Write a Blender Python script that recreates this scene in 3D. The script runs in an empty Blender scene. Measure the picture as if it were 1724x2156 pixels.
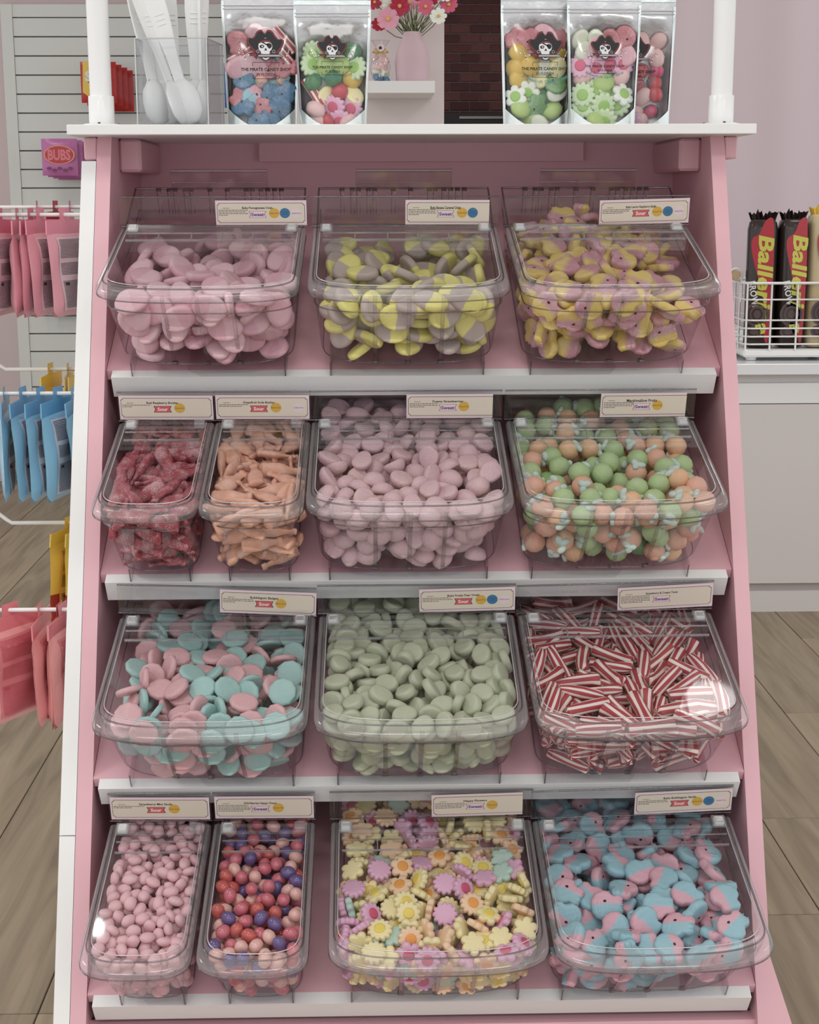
import bpy, math, random
import numpy as np
from mathutils import Matrix, Vector, Euler
random.seed(7); rng = np.random.default_rng(11)
R = math.radians
SC = bpy.context.scene
COL = SC.collection

# ------------------------------------------------------------------ camera
FPX = 3190.0
PITCH, YAW, ROLL = 0.2028, 0.0229, -0.0026
CAM = Vector((-0.0443, 0.0, 1.2))
fw = Vector((math.sin(YAW)*math.cos(PITCH), math.cos(YAW)*math.cos(PITCH), -math.sin(PITCH)))
rt0 = Vector((math.cos(YAW), -math.sin(YAW), 0)); up0 = rt0.cross(fw)
rt = rt0*math.cos(ROLL) + up0*math.sin(ROLL)
up = -rt0*math.sin(ROLL) + up0*math.cos(ROLL)
cd = bpy.data.cameras.new('camera'); cam = bpy.data.objects.new('camera', cd); COL.objects.link(cam)
cam.matrix_world = Matrix(((rt.x, up.x, -fw.x, CAM.x), (rt.y, up.y, -fw.y, CAM.y), (rt.z, up.z, -fw.z, CAM.z), (0, 0, 0, 1)))
cd.sensor_fit = 'VERTICAL'; cd.sensor_height = 24.0; cd.lens = 24.0*FPX/2156.0
cd.clip_start = 0.05; cd.clip_end = 60
SC.camera = cam
def at(px, py, Y):
    d = fw + rt*((px-862)/FPX) - up*((py-1078)/FPX)
    return CAM + d*((Y-CAM.y)/d.y)

# ------------------------------------------------------------------ world, lights, exposure
SC.view_settings.view_transform = 'Standard'; SC.view_settings.look = 'None'
SC.view_settings.gamma = 1.0; SC.view_settings.use_curve_mapping = False
SC.view_settings.exposure = 0.35
SC.cycles.transparent_max_bounces = 28
SC.cycles.max_bounces = 7; SC.cycles.diffuse_bounces = 3; SC.cycles.glossy_bounces = 3; SC.cycles.adaptive_threshold = 0.025
SC.cycles.caustics_reflective = False; SC.cycles.caustics_refractive = False
w = bpy.data.worlds.new('world'); SC.world = w; w.use_nodes = True
w.node_tree.nodes['Background'].inputs[0].default_value = (0.985, 0.99, 1.0, 1)
w.node_tree.nodes['Background'].inputs[1].default_value = 0.85
LIGHTS = [(-1.1, -1.3, 14, .6), (0.9, -1.3, 14, .6), (-0.2, 0.45, 7, .6), (-1.9, 1.6, 12, .6), (2.0, 1.6, 4, .6), (-1.7, 4.6, 10, .6), (1.5, 3.9, 8, .6), (0.5, 8.6, 7, .6),  # first two fill under the top board; last here added to brighten the bricks
          (0.83, 2.80, .55, .20), (-0.77, 2.48, .3, .03), (-0.31, 3.13, .35, .035), (-0.33, 2.52, .2, .025), (0.92, 2.40, .2, .025)]
for i, (x, y, e, sz) in enumerate(LIGHTS):
    l = bpy.data.lights.new('ceiling_and_fill_lamp', 'AREA'); l.shape = 'SQUARE' if sz > .3 else 'DISK'; l.size = sz
    l.energy = e; l.color = (1.0, 0.985, 0.97)
    o = bpy.data.objects.new('ceiling_and_fill_lamp', l); COL.objects.link(o); o.location = (x, y, 2.72)

# ------------------------------------------------------------------ materials
def lin(c):
    l = [((v/255)/12.92 if v/255 <= .04045 else ((v/255+.055)/1.055)**2.4) for v in c]
    g = .2126*l[0]+.7152*l[1]+.0722*l[2]
    return tuple(v+(g-v)*.13 for v in l)
MATS = {}
def mat(name, rgb=None, rough=.5, metal=0, bump=0, bscale=200, var=0, vscale=30, sss=0, coat=0, spec=.5, build=None):
    if name in MATS: return MATS[name]
    m = bpy.data.materials.new(name); m.use_nodes = True; MATS[name] = m
    nt = m.node_tree; N = nt.nodes; L = nt.links; b = N['Principled BSDF']
    if build: build(m, nt, N, L, b); return m
    c = lin(rgb); b.inputs['Base Color'].default_value = (*c, 1)
    b.inputs['Roughness'].default_value = rough; b.inputs['Metallic'].default_value = metal
    b.inputs['Specular IOR Level'].default_value = spec
    if coat: b.inputs['Coat Weight'].default_value = coat; b.inputs['Coat Roughness'].default_value = .08
    if sss:
        b.inputs['Subsurface Weight'].default_value = sss; b.inputs['Subsurface Scale'].default_value = .006
        b.inputs['Subsurface Radius'].default_value = (1, .6, .5)
    if bump or var:
        tc = N.new('ShaderNodeTexCoord')
    if bump:
        n = N.new('ShaderNodeTexNoise'); n.inputs['Scale'].default_value = bscale; n.inputs['Detail'].default_value = 3
        L.new(tc.outputs['Object'], n.inputs['Vector'])
        bp = N.new('ShaderNodeBump'); bp.inputs['Strength'].default_value = bump; bp.inputs['Distance'].default_value = .002
        L.new(n.outputs['Fac'], bp.inputs['Height']); L.new(bp.outputs[0], b.inputs['Normal'])
    if var:
        n = N.new('ShaderNodeTexNoise'); n.inputs['Scale'].default_value = vscale
        L.new(tc.outputs['Object'], n.inputs['Vector'])
        mx = N.new('ShaderNodeMix'); mx.data_type = 'RGBA'
        mx.inputs[6].default_value = (*[v*(1-var) for v in c], 1); mx.inputs[7].default_value = (*[min(1, v*(1+var)) for v in c], 1)
        L.new(n.outputs['Fac'], mx.inputs[0]); L.new(mx.outputs[2], b.inputs['Base Color'])
    return m

def clear(name, base=.05, graz=.55, tint=(.97, .97, .97), gtint=(.45, .44, .45), rough=.03, frost=0, power=3.0):
    """thin clear plastic: see-through, reflecting and darkening towards grazing angles"""
    def bld(m, nt, N, L, b):
        N.remove(b); out = N['Material Output']
        lw = N.new('ShaderNodeLayerWeight'); lw.inputs['Blend'].default_value = .5
        pw = N.new('ShaderNodeMath'); pw.operation = 'POWER'; pw.inputs[1].default_value = power
        L.new(lw.outputs['Facing'], pw.inputs[0])
        mr = N.new('ShaderNodeMapRange'); mr.inputs['To Min'].default_value = base; mr.inputs['To Max'].default_value = graz
        L.new(pw.outputs[0], mr.inputs['Value'])
        cm = N.new('ShaderNodeMix'); cm.data_type = 'RGBA'; cm.inputs[6].default_value = (*tint, 1); cm.inputs[7].default_value = (*gtint, 1)
        L.new(pw.outputs[0], cm.inputs[0])
        t = N.new('ShaderNodeBsdfTransparent'); L.new(cm.outputs[2], t.inputs[0])
        g = N.new('ShaderNodeBsdfGlossy'); g.inputs['Roughness'].default_value = rough
        mx = N.new('ShaderNodeMixShader'); L.new(mr.outputs[0], mx.inputs[0]); L.new(t.outputs[0], mx.inputs[1]); L.new(g.outputs[0], mx.inputs[2])
        last = mx
        if frost:
            d = N.new('ShaderNodeBsdfDiffuse'); d.inputs[0].default_value = (.85, .85, .86, 1)
            m2 = N.new('ShaderNodeMixShader'); m2.inputs[0].default_value = frost
            L.new(mx.outputs[0], m2.inputs[1]); L.new(d.outputs[0], m2.inputs[2]); last = m2
        L.new(last.outputs[0], out.inputs[0])
    return mat(name, build=bld)

def two_tone(name, c1, c2, axis=0, off=0, soft=.0008, rough=.55, bump=.25, bscale=260, sugar=0, wob=.004):
    """a candy moulded in two colours, split across its own x axis"""
    def bld(m, nt, N, L, b):
        tc = N.new('ShaderNodeTexCoord'); sx = N.new('ShaderNodeSeparateXYZ'); L.new(tc.outputs['Object'], sx.inputs[0])
        n = N.new('ShaderNodeTexNoise'); n.inputs['Scale'].default_value = 90; L.new(tc.outputs['Object'], n.inputs['Vector'])
        ma = N.new('ShaderNodeMath'); ma.operation = 'MULTIPLY_ADD'; ma.inputs[1].default_value = wob
        L.new(n.outputs['Fac'], ma.inputs[0]); L.new(sx.outputs[axis], ma.inputs[2])
        mr = N.new('ShaderNodeMapRange'); mr.inputs['From Min'].default_value = off+wob/2-soft; mr.inputs['From Max'].default_value = off+wob/2+soft
        L.new(ma.outputs[0], mr.inputs['Value'])
        cm = N.new('ShaderNodeMix'); cm.data_type = 'RGBA'; cm.inputs[6].default_value = (*lin(c1), 1); cm.inputs[7].default_value = (*lin(c2), 1)
        L.new(mr.outputs[0], cm.inputs[0]); col = cm.outputs[2]
        if sugar: col = add_sugar(N, L, tc, col, sugar)
        L.new(col, b.inputs['Base Color']); b.inputs['Roughness'].default_value = rough
        nb = N.new('ShaderNodeTexNoise'); nb.inputs['Scale'].default_value = bscale; L.new(tc.outputs['Object'], nb.inputs['Vector'])
        bp = N.new('ShaderNodeBump'); bp.inputs['Strength'].default_value = bump; bp.inputs['Distance'].default_value = .001
        L.new(nb.outputs['Fac'], bp.inputs['Height']); L.new(bp.outputs[0], b.inputs['Normal'])
    return mat(name, build=bld)
def add_sugar(N, L, tc, col, amount):
    v = N.new('ShaderNodeTexNoise'); v.inputs['Scale'].default_value = 900; v.inputs['Detail'].default_value = 2
    L.new(tc.outputs['Object'], v.inputs['Vector'])
    n2 = N.new('ShaderNodeTexNoise'); n2.inputs['Scale'].default_value = 120; L.new(tc.outputs['Object'], n2.inputs['Vector'])
    ad = N.new('ShaderNodeMath'); ad.operation = 'ADD'; L.new(v.outputs['Fac'], ad.inputs[0]); L.new(n2.outputs['Fac'], ad.inputs[1])
    mr = N.new('ShaderNodeMapRange'); mr.inputs['From Min'].default_value = .95; mr.inputs['From Max'].default_value = 1.35
    mr.inputs['To Max'].default_value = amount; L.new(ad.outputs[0], mr.inputs['Value'])
    cm = N.new('ShaderNodeMix'); cm.data_type = 'RGBA'; cm.inputs[7].default_value = (.9, .82, .82, 1)
    L.new(mr.outputs[0], cm.inputs[0]); L.new(col, cm.inputs[6]); return cm.outputs[2]
def sugared(name, rgb, sugar=.6, var=.25):
    def bld(m, nt, N, L, b):
        tc = N.new('ShaderNodeTexCoord'); c = lin(rgb)
        n = N.new('ShaderNodeTexNoise'); n.inputs['Scale'].default_value = 70; L.new(tc.outputs['Object'], n.inputs['Vector'])
        cm = N.new('ShaderNodeMix'); cm.data_type = 'RGBA'; cm.inputs[6].default_value = (*[v*(1-var) for v in c], 1); cm.inputs[7].default_value = (*[min(1, v*(1+var)) for v in c], 1)
        L.new(n.outputs['Fac'], cm.inputs[0]); L.new(add_sugar(N, L, tc, cm.outputs[2], sugar), b.inputs['Base Color'])
        b.inputs['Roughness'].default_value = .45
        nb = N.new('ShaderNodeTexNoise'); nb.inputs['Scale'].default_value = 700; L.new(tc.outputs['Object'], nb.inputs['Vector'])
        bp = N.new('ShaderNodeBump'); bp.inputs['Strength'].default_value = .5; bp.inputs['Distance'].default_value = .0008
        L.new(nb.outputs['Fac'], bp.inputs['Height']); L.new(bp.outputs[0], b.inputs['Normal'])
    return mat(name, build=bld)
def striped(name, c1, c2, n):
    """stripes running along the z axis of a rod"""
    def bld(m, nt, N, L, b):
        tc = N.new('ShaderNodeTexCoord'); sx = N.new('ShaderNodeSeparateXYZ'); L.new(tc.outputs['Object'], sx.inputs[0])
        at2 = N.new('ShaderNodeMath'); at2.operation = 'ARCTAN2'; L.new(sx.outputs[0], at2.inputs[0]); L.new(sx.outputs[1], at2.inputs[1])
        tw = N.new('ShaderNodeMath'); tw.operation = 'MULTIPLY_ADD'; tw.inputs[1].default_value = 9.0
        L.new(sx.outputs[2], tw.inputs[0]); L.new(at2.outputs[0], tw.inputs[2])
        mu = N.new('ShaderNodeMath'); mu.operation = 'MULTIPLY'; mu.inputs[1].default_value = n; L.new(tw.outputs[0], mu.inputs[0])
        si = N.new('ShaderNodeMath'); si.operation = 'SINE'; L.new(mu.outputs[0], si.inputs[0])
        mr = N.new('ShaderNodeMapRange'); mr.inputs['From Min'].default_value = .12; mr.inputs['From Max'].default_value = .34
        L.new(si.outputs[0], mr.inputs['Value'])
        cm = N.new('ShaderNodeMix'); cm.data_type = 'RGBA'; cm.inputs[6].default_value = (*lin(c1), 1); cm.inputs[7].default_value = (*lin(c2), 1)
        L.new(mr.outputs[0], cm.inputs[0]); L.new(cm.outputs[2], b.inputs['Base Color']); b.inputs['Roughness'].default_value = .5
    return mat(name, build=bld)
def wood_mat(name, c1, c2, c3):
    def bld(m, nt, N, L, b):
        tc = N.new('ShaderNodeTexCoord'); oi = N.new('ShaderNodeObjectInfo')
        mp = N.new('ShaderNodeMapping'); mp.inputs['Scale'].default_value = (16, 1.1, 16)
        ad = N.new('ShaderNodeVectorMath'); ad.operation = 'ADD'; L.new(tc.outputs['Object'], ad.inputs[0])
        cv = N.new('ShaderNodeVectorMath'); cv.operation = 'SCALE'; cv.inputs[0].default_value = (13, 29, 7); L.new(oi.outputs['Random'], cv.inputs['Scale'])
        L.new(cv.outputs[0], ad.inputs[1]); L.new(ad.outputs[0], mp.inputs[0])
        n = N.new('ShaderNodeTexNoise'); n.inputs['Scale'].default_value = 1.6; n.inputs['Detail'].default_value = 8; n.inputs['Distortion'].default_value = 1.2
        L.new(mp.outputs[0], n.inputs['Vector'])
        cr = N.new('ShaderNodeValToRGB'); L.new(n.outputs['Fac'], cr.inputs[0])
        cr.color_ramp.elements[0].position = .3; cr.color_ramp.elements[0].color = (*lin(c1), 1)
        cr.color_ramp.elements[1].position = .72; cr.color_ramp.elements[1].color = (*lin(c3), 1)
        e = cr.color_ramp.elements.new(.5); e.color = (*lin(c2), 1)
        hv = N.new('ShaderNodeHueSaturation'); mr = N.new('ShaderNodeMapRange'); mr.inputs['To Min'].default_value = .88; mr.inputs['To Max'].default_value = 1.1
        L.new(oi.outputs['Random'], mr.inputs['Value']); L.new(mr.outputs[0], hv.inputs['Value']); L.new(cr.outputs[0], hv.inputs['Color'])
        L.new(hv.outputs[0], b.inputs['Base Color']); b.inputs['Roughness'].default_value = .5
        bp = N.new('ShaderNodeBump'); bp.inputs['Strength'].default_value = .15; bp.inputs['Distance'].default_value = .002
        L.new(n.outputs['Fac'], bp.inputs['Height']); L.new(bp.outputs[0], b.inputs['Normal'])
    return mat(name, build=bld)

PINK = mat('pink_paint', (228, 174, 184), .5, bump=.08, bscale=60)
WHITE = mat('white_paint', (236, 236, 234), .45, bump=.06, bscale=80)
WHITE_GLOSS = mat('white_gloss', (238, 238, 237), .25)
BIN = clear('bin_plastic', .03, .30, (.955, .95, .955), (.82, .80, .82), power=4.0)
RISER = clear('riser_plastic', .03, .4, (.97, .965, .97), (.8, .78, .8))
LID = clear('lid_plastic', .05, .6, (.94, .94, .945), (.5, .5, .52), rough=.04)
RIM = clear('rim_plastic', .06, .35, (.95, .95, .955), (.75, .75, .77), rough=.14, frost=.13, power=3.0)
EDGE = clear('edge_plastic', .12, .6, (.62, .6, .62), (.25, .24, .26), rough=.08)
HOLD = clear('holder_plastic', .06, .5, (.955, .955, .96), (.5, .5, .52), rough=.06)
ACRYL = clear('acrylic', .06, .6, (.965, .97, .975), (.55, .58, .6), rough=.03)
FILM = clear('pouch_film', .07, .6, (.97, .97, .97), (.7, .7, .7), rough=.12)

# ------------------------------------------------------------------ mesh helpers
class MB:
    def __init__(s): s.v = []; s.f = []; s.m = []; s.sm = []
    def add(s, v, f, mi=0, smooth=False, M=None):
        o = len(s.v)
        for p in v:
            p = Vector(p)
            if M is not None: p = M @ p
            s.v.append(tuple(p))
        for q in f: s.f.append(tuple(i+o for i in q)); s.m.append(mi); s.sm.append(smooth)
        return s
    def box(s, a, b, mi=0, M=None, ch=0):
        (x0, y0, z0), (x1, y1, z1) = a, b
        if ch:
            return s.rbox(a, b, ch, mi, M)
        v = [(x0,y0,z0),(x1,y0,z0),(x1,y1,z0),(x0,y1,z0),(x0,y0,z1),(x1,y0,z1),(x1,y1,z1),(x0,y1,z1)]
        return s.add(v, [(0,3,2,1),(4,5,6,7),(0,1,5,4),(1,2,6,5),(2,3,7,6),(3,0,4,7)], mi, False, M)
    def rbox(s, a, b, c, mi=0, M=None):
        import itertools
        cx = [(a[i]+b[i])/2 for i in range(3)]; h = [abs(b[i]-a[i])/2 for i in range(3)]; c = min(c, min(h)*.98)
        v = []; idx = {}
        for sg in itertools.product((-1, 1), repeat=3):
            for ax in range(3):
                p = [cx[i]+sg[i]*(h[i] if i == ax else h[i]-c) for i in range(3)]
                idx[(sg, ax)] = len(v); v.append(p)
        f = []
        for ax in range(3):
            o = [i for i in range(3) if i != ax]
            for sx in (-1, 1):
                q = []
                for (p1, p2) in ((-1,-1),(1,-1),(1,1),(-1,1)):
                    sg = [0]*3; sg[ax] = sx; sg[o[0]] = p1; sg[o[1]] = p2; q.append(idx[(tuple(sg), ax)])
                f.append(tuple(q))
        for ax in range(3):
            o = [i for i in range(3) if i != ax]
            for p1 in (-1, 1):
                for p2 in (-1, 1):
                    A = [0]*3; B = [0]*3; A[ax] = -1; B[ax] = 1
                    for t in (A, B): t[o[0]] = p1; t[o[1]] = p2
                    A, B = tuple(A), tuple(B)
                    f.append((idx[(A,o[0])], idx[(B,o[0])], idx[(B,o[1])], idx[(A,o[1])]))
        for sg in itertools.product((-1, 1), repeat=3): f.append(tuple(idx[(sg, ax)] for ax in range(3)))
        return s.add(v, f, mi, False, M)
    def tube(s, pts, r, n=8, mi=0, M=None, cap=True, smooth=True):
        pts = [Vector(p) for p in pts]; v = []; f = []; k = len(pts)
        rr = r if hasattr(r, '__len__') else [r]*k
        pu = None
        for i, p in enumerate(pts):
            t = (pts[min(i+1, k-1)]-pts[max(i-1, 0)]).normalized()
            if pu is None:
                u = t.orthogonal().normalized()
            else:
                u = (pu - t*pu.dot(t)); u = u.normalized() if u.length > 1e-6 else t.orthogonal().normalized()
            pu = u; w2 = t.cross(u)
            for j in range(n):
                an = 2*math.pi*j/n; v.append(p+(u*math.cos(an)+w2*math.sin(an))*rr[i])
        for i in range(k-1):
            for j in range(n):
                j2 = (j+1) % n; f.append((i*n+j, i*n+j2, (i+1)*n+j2, (i+1)*n+j))
        s.add(v, f, mi, smooth, M)
        if cap: s.add(v[:n], [tuple(range(n-1, -1, -1))], mi, False, M); s.add(v[-n:], [tuple(range(n))], mi, False, M)
        return s
    def lathe(s, prof, n=20, mi=0, M=None, sx=1, sy=1, smooth=True):
        v = []; f = []; k = len(prof)
        for (r, z) in prof:
            for j in range(n):
                an = 2*math.pi*j/n; v.append((r*math.cos(an)*sx, r*math.sin(an)*sy, z))
        for i in range(k-1):
            for j in range(n):
                j2 = (j+1) % n; f.append((i*n+j, i*n+j2, (i+1)*n+j2, (i+1)*n+j))
        s.add(v, f, mi, smooth, M)
        s.add(v[:n], [tuple(range(n-1, -1, -1))], mi, False, M); s.add(v[-n:], [tuple(range(n))], mi, False, M)
        return s
    def prism(s, poly, d, axis=1, mi=0, M=None):
        """polygon of 2-D points, extruded from d[0] to d[1] along axis (0: points are y,z; 1: x,z; 2: x,y)"""
        def P(p, t): return (t, p[0], p[1]) if axis == 0 else ((p[0], t, p[1]) if axis == 1 else (p[0], p[1], t))
        n = len(poly); v = [P(p, d[0]) for p in poly]+[P(p, d[1]) for p in poly]
        f = [tuple(range(n)), tuple(range(2*n-1, n-1, -1))]+[(i, (i+1) % n+0, (i+1) % n+n, i+n) for i in range(n)]
        return s.add(v, f, mi, False, M)
    def flat(s, poly, y=0, mi=0, M=None):
        return s.add([(p[0], y, p[1]) for p in poly], [tuple(range(len(poly)))], mi, False, M)
    def mesh(s, name, mats):
        me = bpy.data.meshes.new(name); me.from_pydata(s.v, [], s.f)
        for m in (mats if isinstance(mats, (list, tuple)) else [mats]): me.materials.append(m)
        me.polygons.foreach_set('material_index', s.m); me.polygons.foreach_set('use_smooth', s.sm)
        me.update(); return me
def obj(name, me, parent=None, mats=None, loc=None, rot=None):
    if isinstance(me, MB): me = me.mesh(name, mats)
    o = bpy.data.objects.new(name, me); COL.objects.link(o)
    if parent is not None: o.parent = parent
    if loc is not None: o.location = loc
    if rot is not None: o.rotation_euler = rot
    return o
def tag(o, label=None, cat=None, group=None, kind=None):
    if label: o['label'] = label
    if cat: o['category'] = cat
    if group: o['group'] = group
    if kind: o['kind'] = kind
    return o
def thing(name, label, cat, loc=(0, 0, 0), rot=(0, 0, 0), group=None):
    o = bpy.data.objects.new(name, None); COL.objects.link(o); o.empty_display_size = .02
    o.location = loc; o.rotation_euler = rot
    return tag(o, label, cat, group)
def copy_tree(o, parent=None):
    c = o.copy(); COL.objects.link(c); c.parent = parent
    for ch in o.children: copy_tree(ch, c)
    return c
_tx = {}
def text(mb, body, cx, cz, w=None, h=None, y=0, mi=0, bold=.02, M=None, shear=0, em=None):
    """flat lettering in the x-z plane facing -y, centred at (cx, cz), fitted to width w or height h"""
    key = (body, bold, shear)
    if key not in _tx:
        cu = bpy.data.curves.new('lettering', 'FONT'); cu.body = body; cu.size = 1; cu.resolution_u = 2; cu.offset = bold; cu.shear = shear
        ob = bpy.data.objects.new('lettering', cu); me = bpy.data.meshes.new_from_object(ob)
        v = np.array([tuple(p.co) for p in me.vertices])[:, :2]; f = [tuple(p.vertices) for p in me.polygons]
        bpy.data.objects.remove(ob); bpy.data.curves.remove(cu); bpy.data.meshes.remove(me)
        _tx[key] = (v, f)
    v, f = _tx[key]; lo, hi = v.min(0), v.max(0)
    k = w/(hi[0]-lo[0]) if w else ((h or 1)/(hi[1]-lo[1]))
    kz = h/(hi[1]-lo[1]) if h else k
    c = (lo+hi)/2
    if em: k = kz = em; c = np.array([(lo[0]+hi[0])/2, 0.0])
    mb.add([(cx+(p[0]-c[0])*k, y, cz+(p[1]-c[1])*kz) for p in v], f, mi, False, M)
def circle(cx, cz, rx, rz=None, n=24): 
    rz = rz or rx
    return [(cx+rx*math.cos(2*math.pi*i/n), cz+rz*math.sin(2*math.pi*i/n)) for i in range(n)]

# ================================================================== SETTING
FLOOR = wood_mat('oak_planks', (128, 112, 88), (150, 133, 107), (166, 148, 120))
GAPM = mat('floor_gap', (92, 80, 66), .8)
fl = obj('floor', MB().box((-4, -1.5, -.06), (4, 11, -.004)), None, GAPM); tag(fl, 'grey-brown oak plank floor', kind='structure')
pw, pl = .2125, 1.52
pm = MB().rbox((-pw/2+.0011, -pl/2+.0012, -.03), (pw/2-.0011, pl/2-.0012, 0), .0012).mesh('plank', FLOOR)
px0 = at(70, 2156, 1.0); 
_d = fw + rt*((70-862)/FPX) - up*((2156-1078)/FPX); seamx = (CAM + _d*(-CAM.z/_d.z))
_d = fw + rt*((1660-862)/FPX) - up*((1925-1078)/FPX); endr = (CAM + _d*(-CAM.z/_d.z))
_d = fw + rt*((35-862)/FPX) - up*((2134-1078)/FPX); endl = (CAM + _d*(-CAM.z/_d.z))
for i in range(-16, 18):
    x = seamx.x + pw*(i+.5)
    base = endr.y if abs(x-endr.x) < pw*.5 else (endl.y if abs(x-endl.x) < pw*.5 else endl.y + (i*.41 % 1)*pl)
    j0 = math.floor((0.2-base)/pl)
    for j in range(j0, j0+6):
        obj('plank', pm, fl, loc=(x, base+pl*(j+.5), 0))
cl = obj('ceiling', MB().box((-4, -1.5, 2.8), (4, 11, 2.85)), None, mat('ceiling_white', (240, 238, 236), .8)); tag(cl, 'plain white ceiling of the shop', kind='structure')
WALLP = mat('wall_pink_grey', (205, 186, 186), .75, bump=.04, bscale=40)
PILLAR = mat('pillar_paint', (226, 214, 213), .75, bump=.04, bscale=40)
BY = 6.55
wl = obj('wall_back', MB().box((-4, BY+.02, 0), (-.25, BY+.1, 2.8)), None, WALLP); tag(wl, 'pinkish grey back wall behind the slat panel', kind='structure')
# slatwall panel with its slats
s0 = at(8, 20, BY); s1 = at(470, 20, BY); topz = s0.z
sp = thing('slatwall_panel', 'white grooved slatwall panel on the far back wall', 'wall panel', (0, BY, 0)); 
xa, xb = s0.x, at(760, 200, BY).x
SLATW = mat('slat_white', (214, 217, 212), .5)
SLATD = mat('slat_groove', (126, 128, 125), .7)
bz = .05
obj('backing', MB().box((xa, .006, bz), (xb, .018, topz)), sp, SLATD)
obj('edge_trim', MB().box((xa-.012, -.012, bz), (xa+.035, .016, topz+.02)), sp, SLATW)
obj('top_trim', MB().box((xa+.035, -.008, topz-.03), (xb, .016, topz+.02)), sp, SLATW)
sl = MB().box((xa+.036, -.008, -.0352), (xb, .008, .0352)).mesh('slat', SLATW)
z = topz-.03-.04
while z > bz+.03:
    obj('slat', sl, sp, loc=(0, 0, z)); z -= .0762
# pillar with the floating shelf
PY = 4.6
pr = at(935, 130, PY).x; plx = at(560, 130, PY).x
wm = obj('wall_middle', MB().box((plx, PY, 0), (pr, PY+.25, 2.8)), None, PILLAR); tag(wm, 'pale pillar wall behind the pouches', kind='structure')
# brick wall far behind
KY = 10.4
wk = obj('wall_brick', MB().box((-.6, KY+.012, 0), (3.2, KY+.1, 2.8)), None, mat('mortar', (132, 116, 114), .9)); tag(wk, 'dark brick wall of the room behind', kind='structure')
BR = [mat('brick_a', (98, 56, 54), .85, var=.2, vscale=20), mat('brick_b', (86, 48, 48), .85, var=.2, vscale=20), mat('brick_c', (110, 66, 62), .85, var=.2, vscale=20)]
bm = [MB().rbox((-.0625, 0, -.027), (.0625, .03, .027), .003).mesh('brick', b) for b in BR]
zb0, zb1 = at(1000, 262, KY).z, at(1000, 0, KY).z
bxa, bxb = at(925, 100, KY).x, at(1420, 100, KY).x
z = zb0-.25; row = 0
while z < zb1+.12:
    x = bxa-.13+(.0665 if row % 2 else 0)
    while x < bxb+.1:
        obj('brick', random.choice(bm), wk, loc=(x, KY, z)); x += .133
    z += .0615; row += 1
fb = thing('media_cabinet', 'black low cabinet in front of the dark brick wall', 'cabinet', (0, KY-.5, 0))
p = at(1000, 238, KY-.5); DK = mat('black_lacquer', (28, 24, 26), .35)
obj('body', MB().box((p.x-.6, 0, 0), (p.x+.9, .4, p.z)), fb, DK)
obj('trim_strip', MB().box((p.x-.1, -.01, p.z-.035), (p.x+.9, 0, p.z-.02)), fb, mat('steel', (150, 150, 150), .3, metal=1))
# right: wall and curtain behind the counter
CY = 5.12
cxl = at(1385, 100, CY).x
wr = obj('wall_right', MB().box((cxl+.02, CY+.1, 0), (4, CY+.2, 2.8)), None, WALLP); tag(wr, 'wall behind the lilac curtain', kind='structure')
CURT = mat('curtain_cloth', (206, 188, 194), .8, bump=.05, bscale=300)
mb = MB(); n = 260; x0, x1 = cxl, 3.2; v = []; f = []
for i in range(n+1):
    t = i/n; x = x0+(x1-x0)*t
    d = .010*math.sin(x*13+1.5*math.sin(x*5))+.005*math.sin(x*31+1)
    for k, z in enumerate((.02, 1.4, 2.7)): v.append((x, d*(1, 1, .7)[k], z))
for i in range(n):
    for k in range(2): f.append((i*3+k, i*3+3+k, i*3+4+k, i*3+1+k))
off = len(v); v += [(a, b+.006, c) for a, b, c in v]; f += [tuple(i+off for i in reversed(q)) for q in f[:]]
ct = thing('curtain', 'lilac pink floor-length curtain behind the white counter', 'curtain', (0, CY, 0))
obj('cloth', MB().add(v, f, 0, True), ct, CURT)
obj('rail', MB().tube([(x0, .0, 2.72), (x1, 0, 2.72)], .014, 8), ct, WHITE)

# ================================================================== DISPLAY STAND
ROWS = [(1.6457, 1.0126), (1.5558, .806), (1.4672, .6114), (1.3849, .4144)]
AL = R(29.0); CA, SA = math.cos(AL), math.sin(AL)
def fy(z): return 1.389+.4223*(z-.402)
st = thing('candy_display_stand', 'pink and white stepped display stand holding all the candy bins', 'display stand', (0, 1.7, 0))
def part(name, mb, m, par=st, off=(0, -1.7, 0)):
    mb.v = [(a+off[0], b+off[1], c+off[2]) for a, b, c in mb.v]; return obj(name, mb, par, m)
TOPZ = 1.2705
side = [(fy(0), 0), (1.985, 0), (1.985, TOPZ), (fy(TOPZ), TOPZ)]
part('side_panel', MB().prism(side, (-.353, -.337), 0), PINK)
part('side_panel', MB().prism(side, (.337, .353), 0), PINK)
zs = at(150, 1758, 1.46).z; zt = at(190, 339, 1.74).z
wp1 = part('white_side_board', MB().prism([(fy(zs+.0006), zs+.0006), (1.985, zs+.0006), (1.985, zt), (fy(zt), zt)], (-.3695, -.3535), 0), WHITE)
wp2 = part('white_side_board', MB().prism([(fy(0), 0), (1.985, 0), (1.985, zs-.0006), (fy(zs-.0006), zs-.0006)], (-.3695, -.3535), 0), WHITE)
part('back_panel', MB().box((-.337, 1.967, 0), (.337, 1.985, TOPZ)), PINK)
part('back_batten', MB().box((at(545, 300, 1.955).x, 1.953, at(880, 340, 1.955).z), (at(1228, 300, 1.955).x, 1.967, TOPZ)), PINK)
part('kick_board', MB().prism([(fy(.385)+.012, .385), (fy(0)+.012, 0), (fy(0)+.03, 0), (fy(.385)+.03, .385)], (-.337, .337), 0), PINK)
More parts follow.
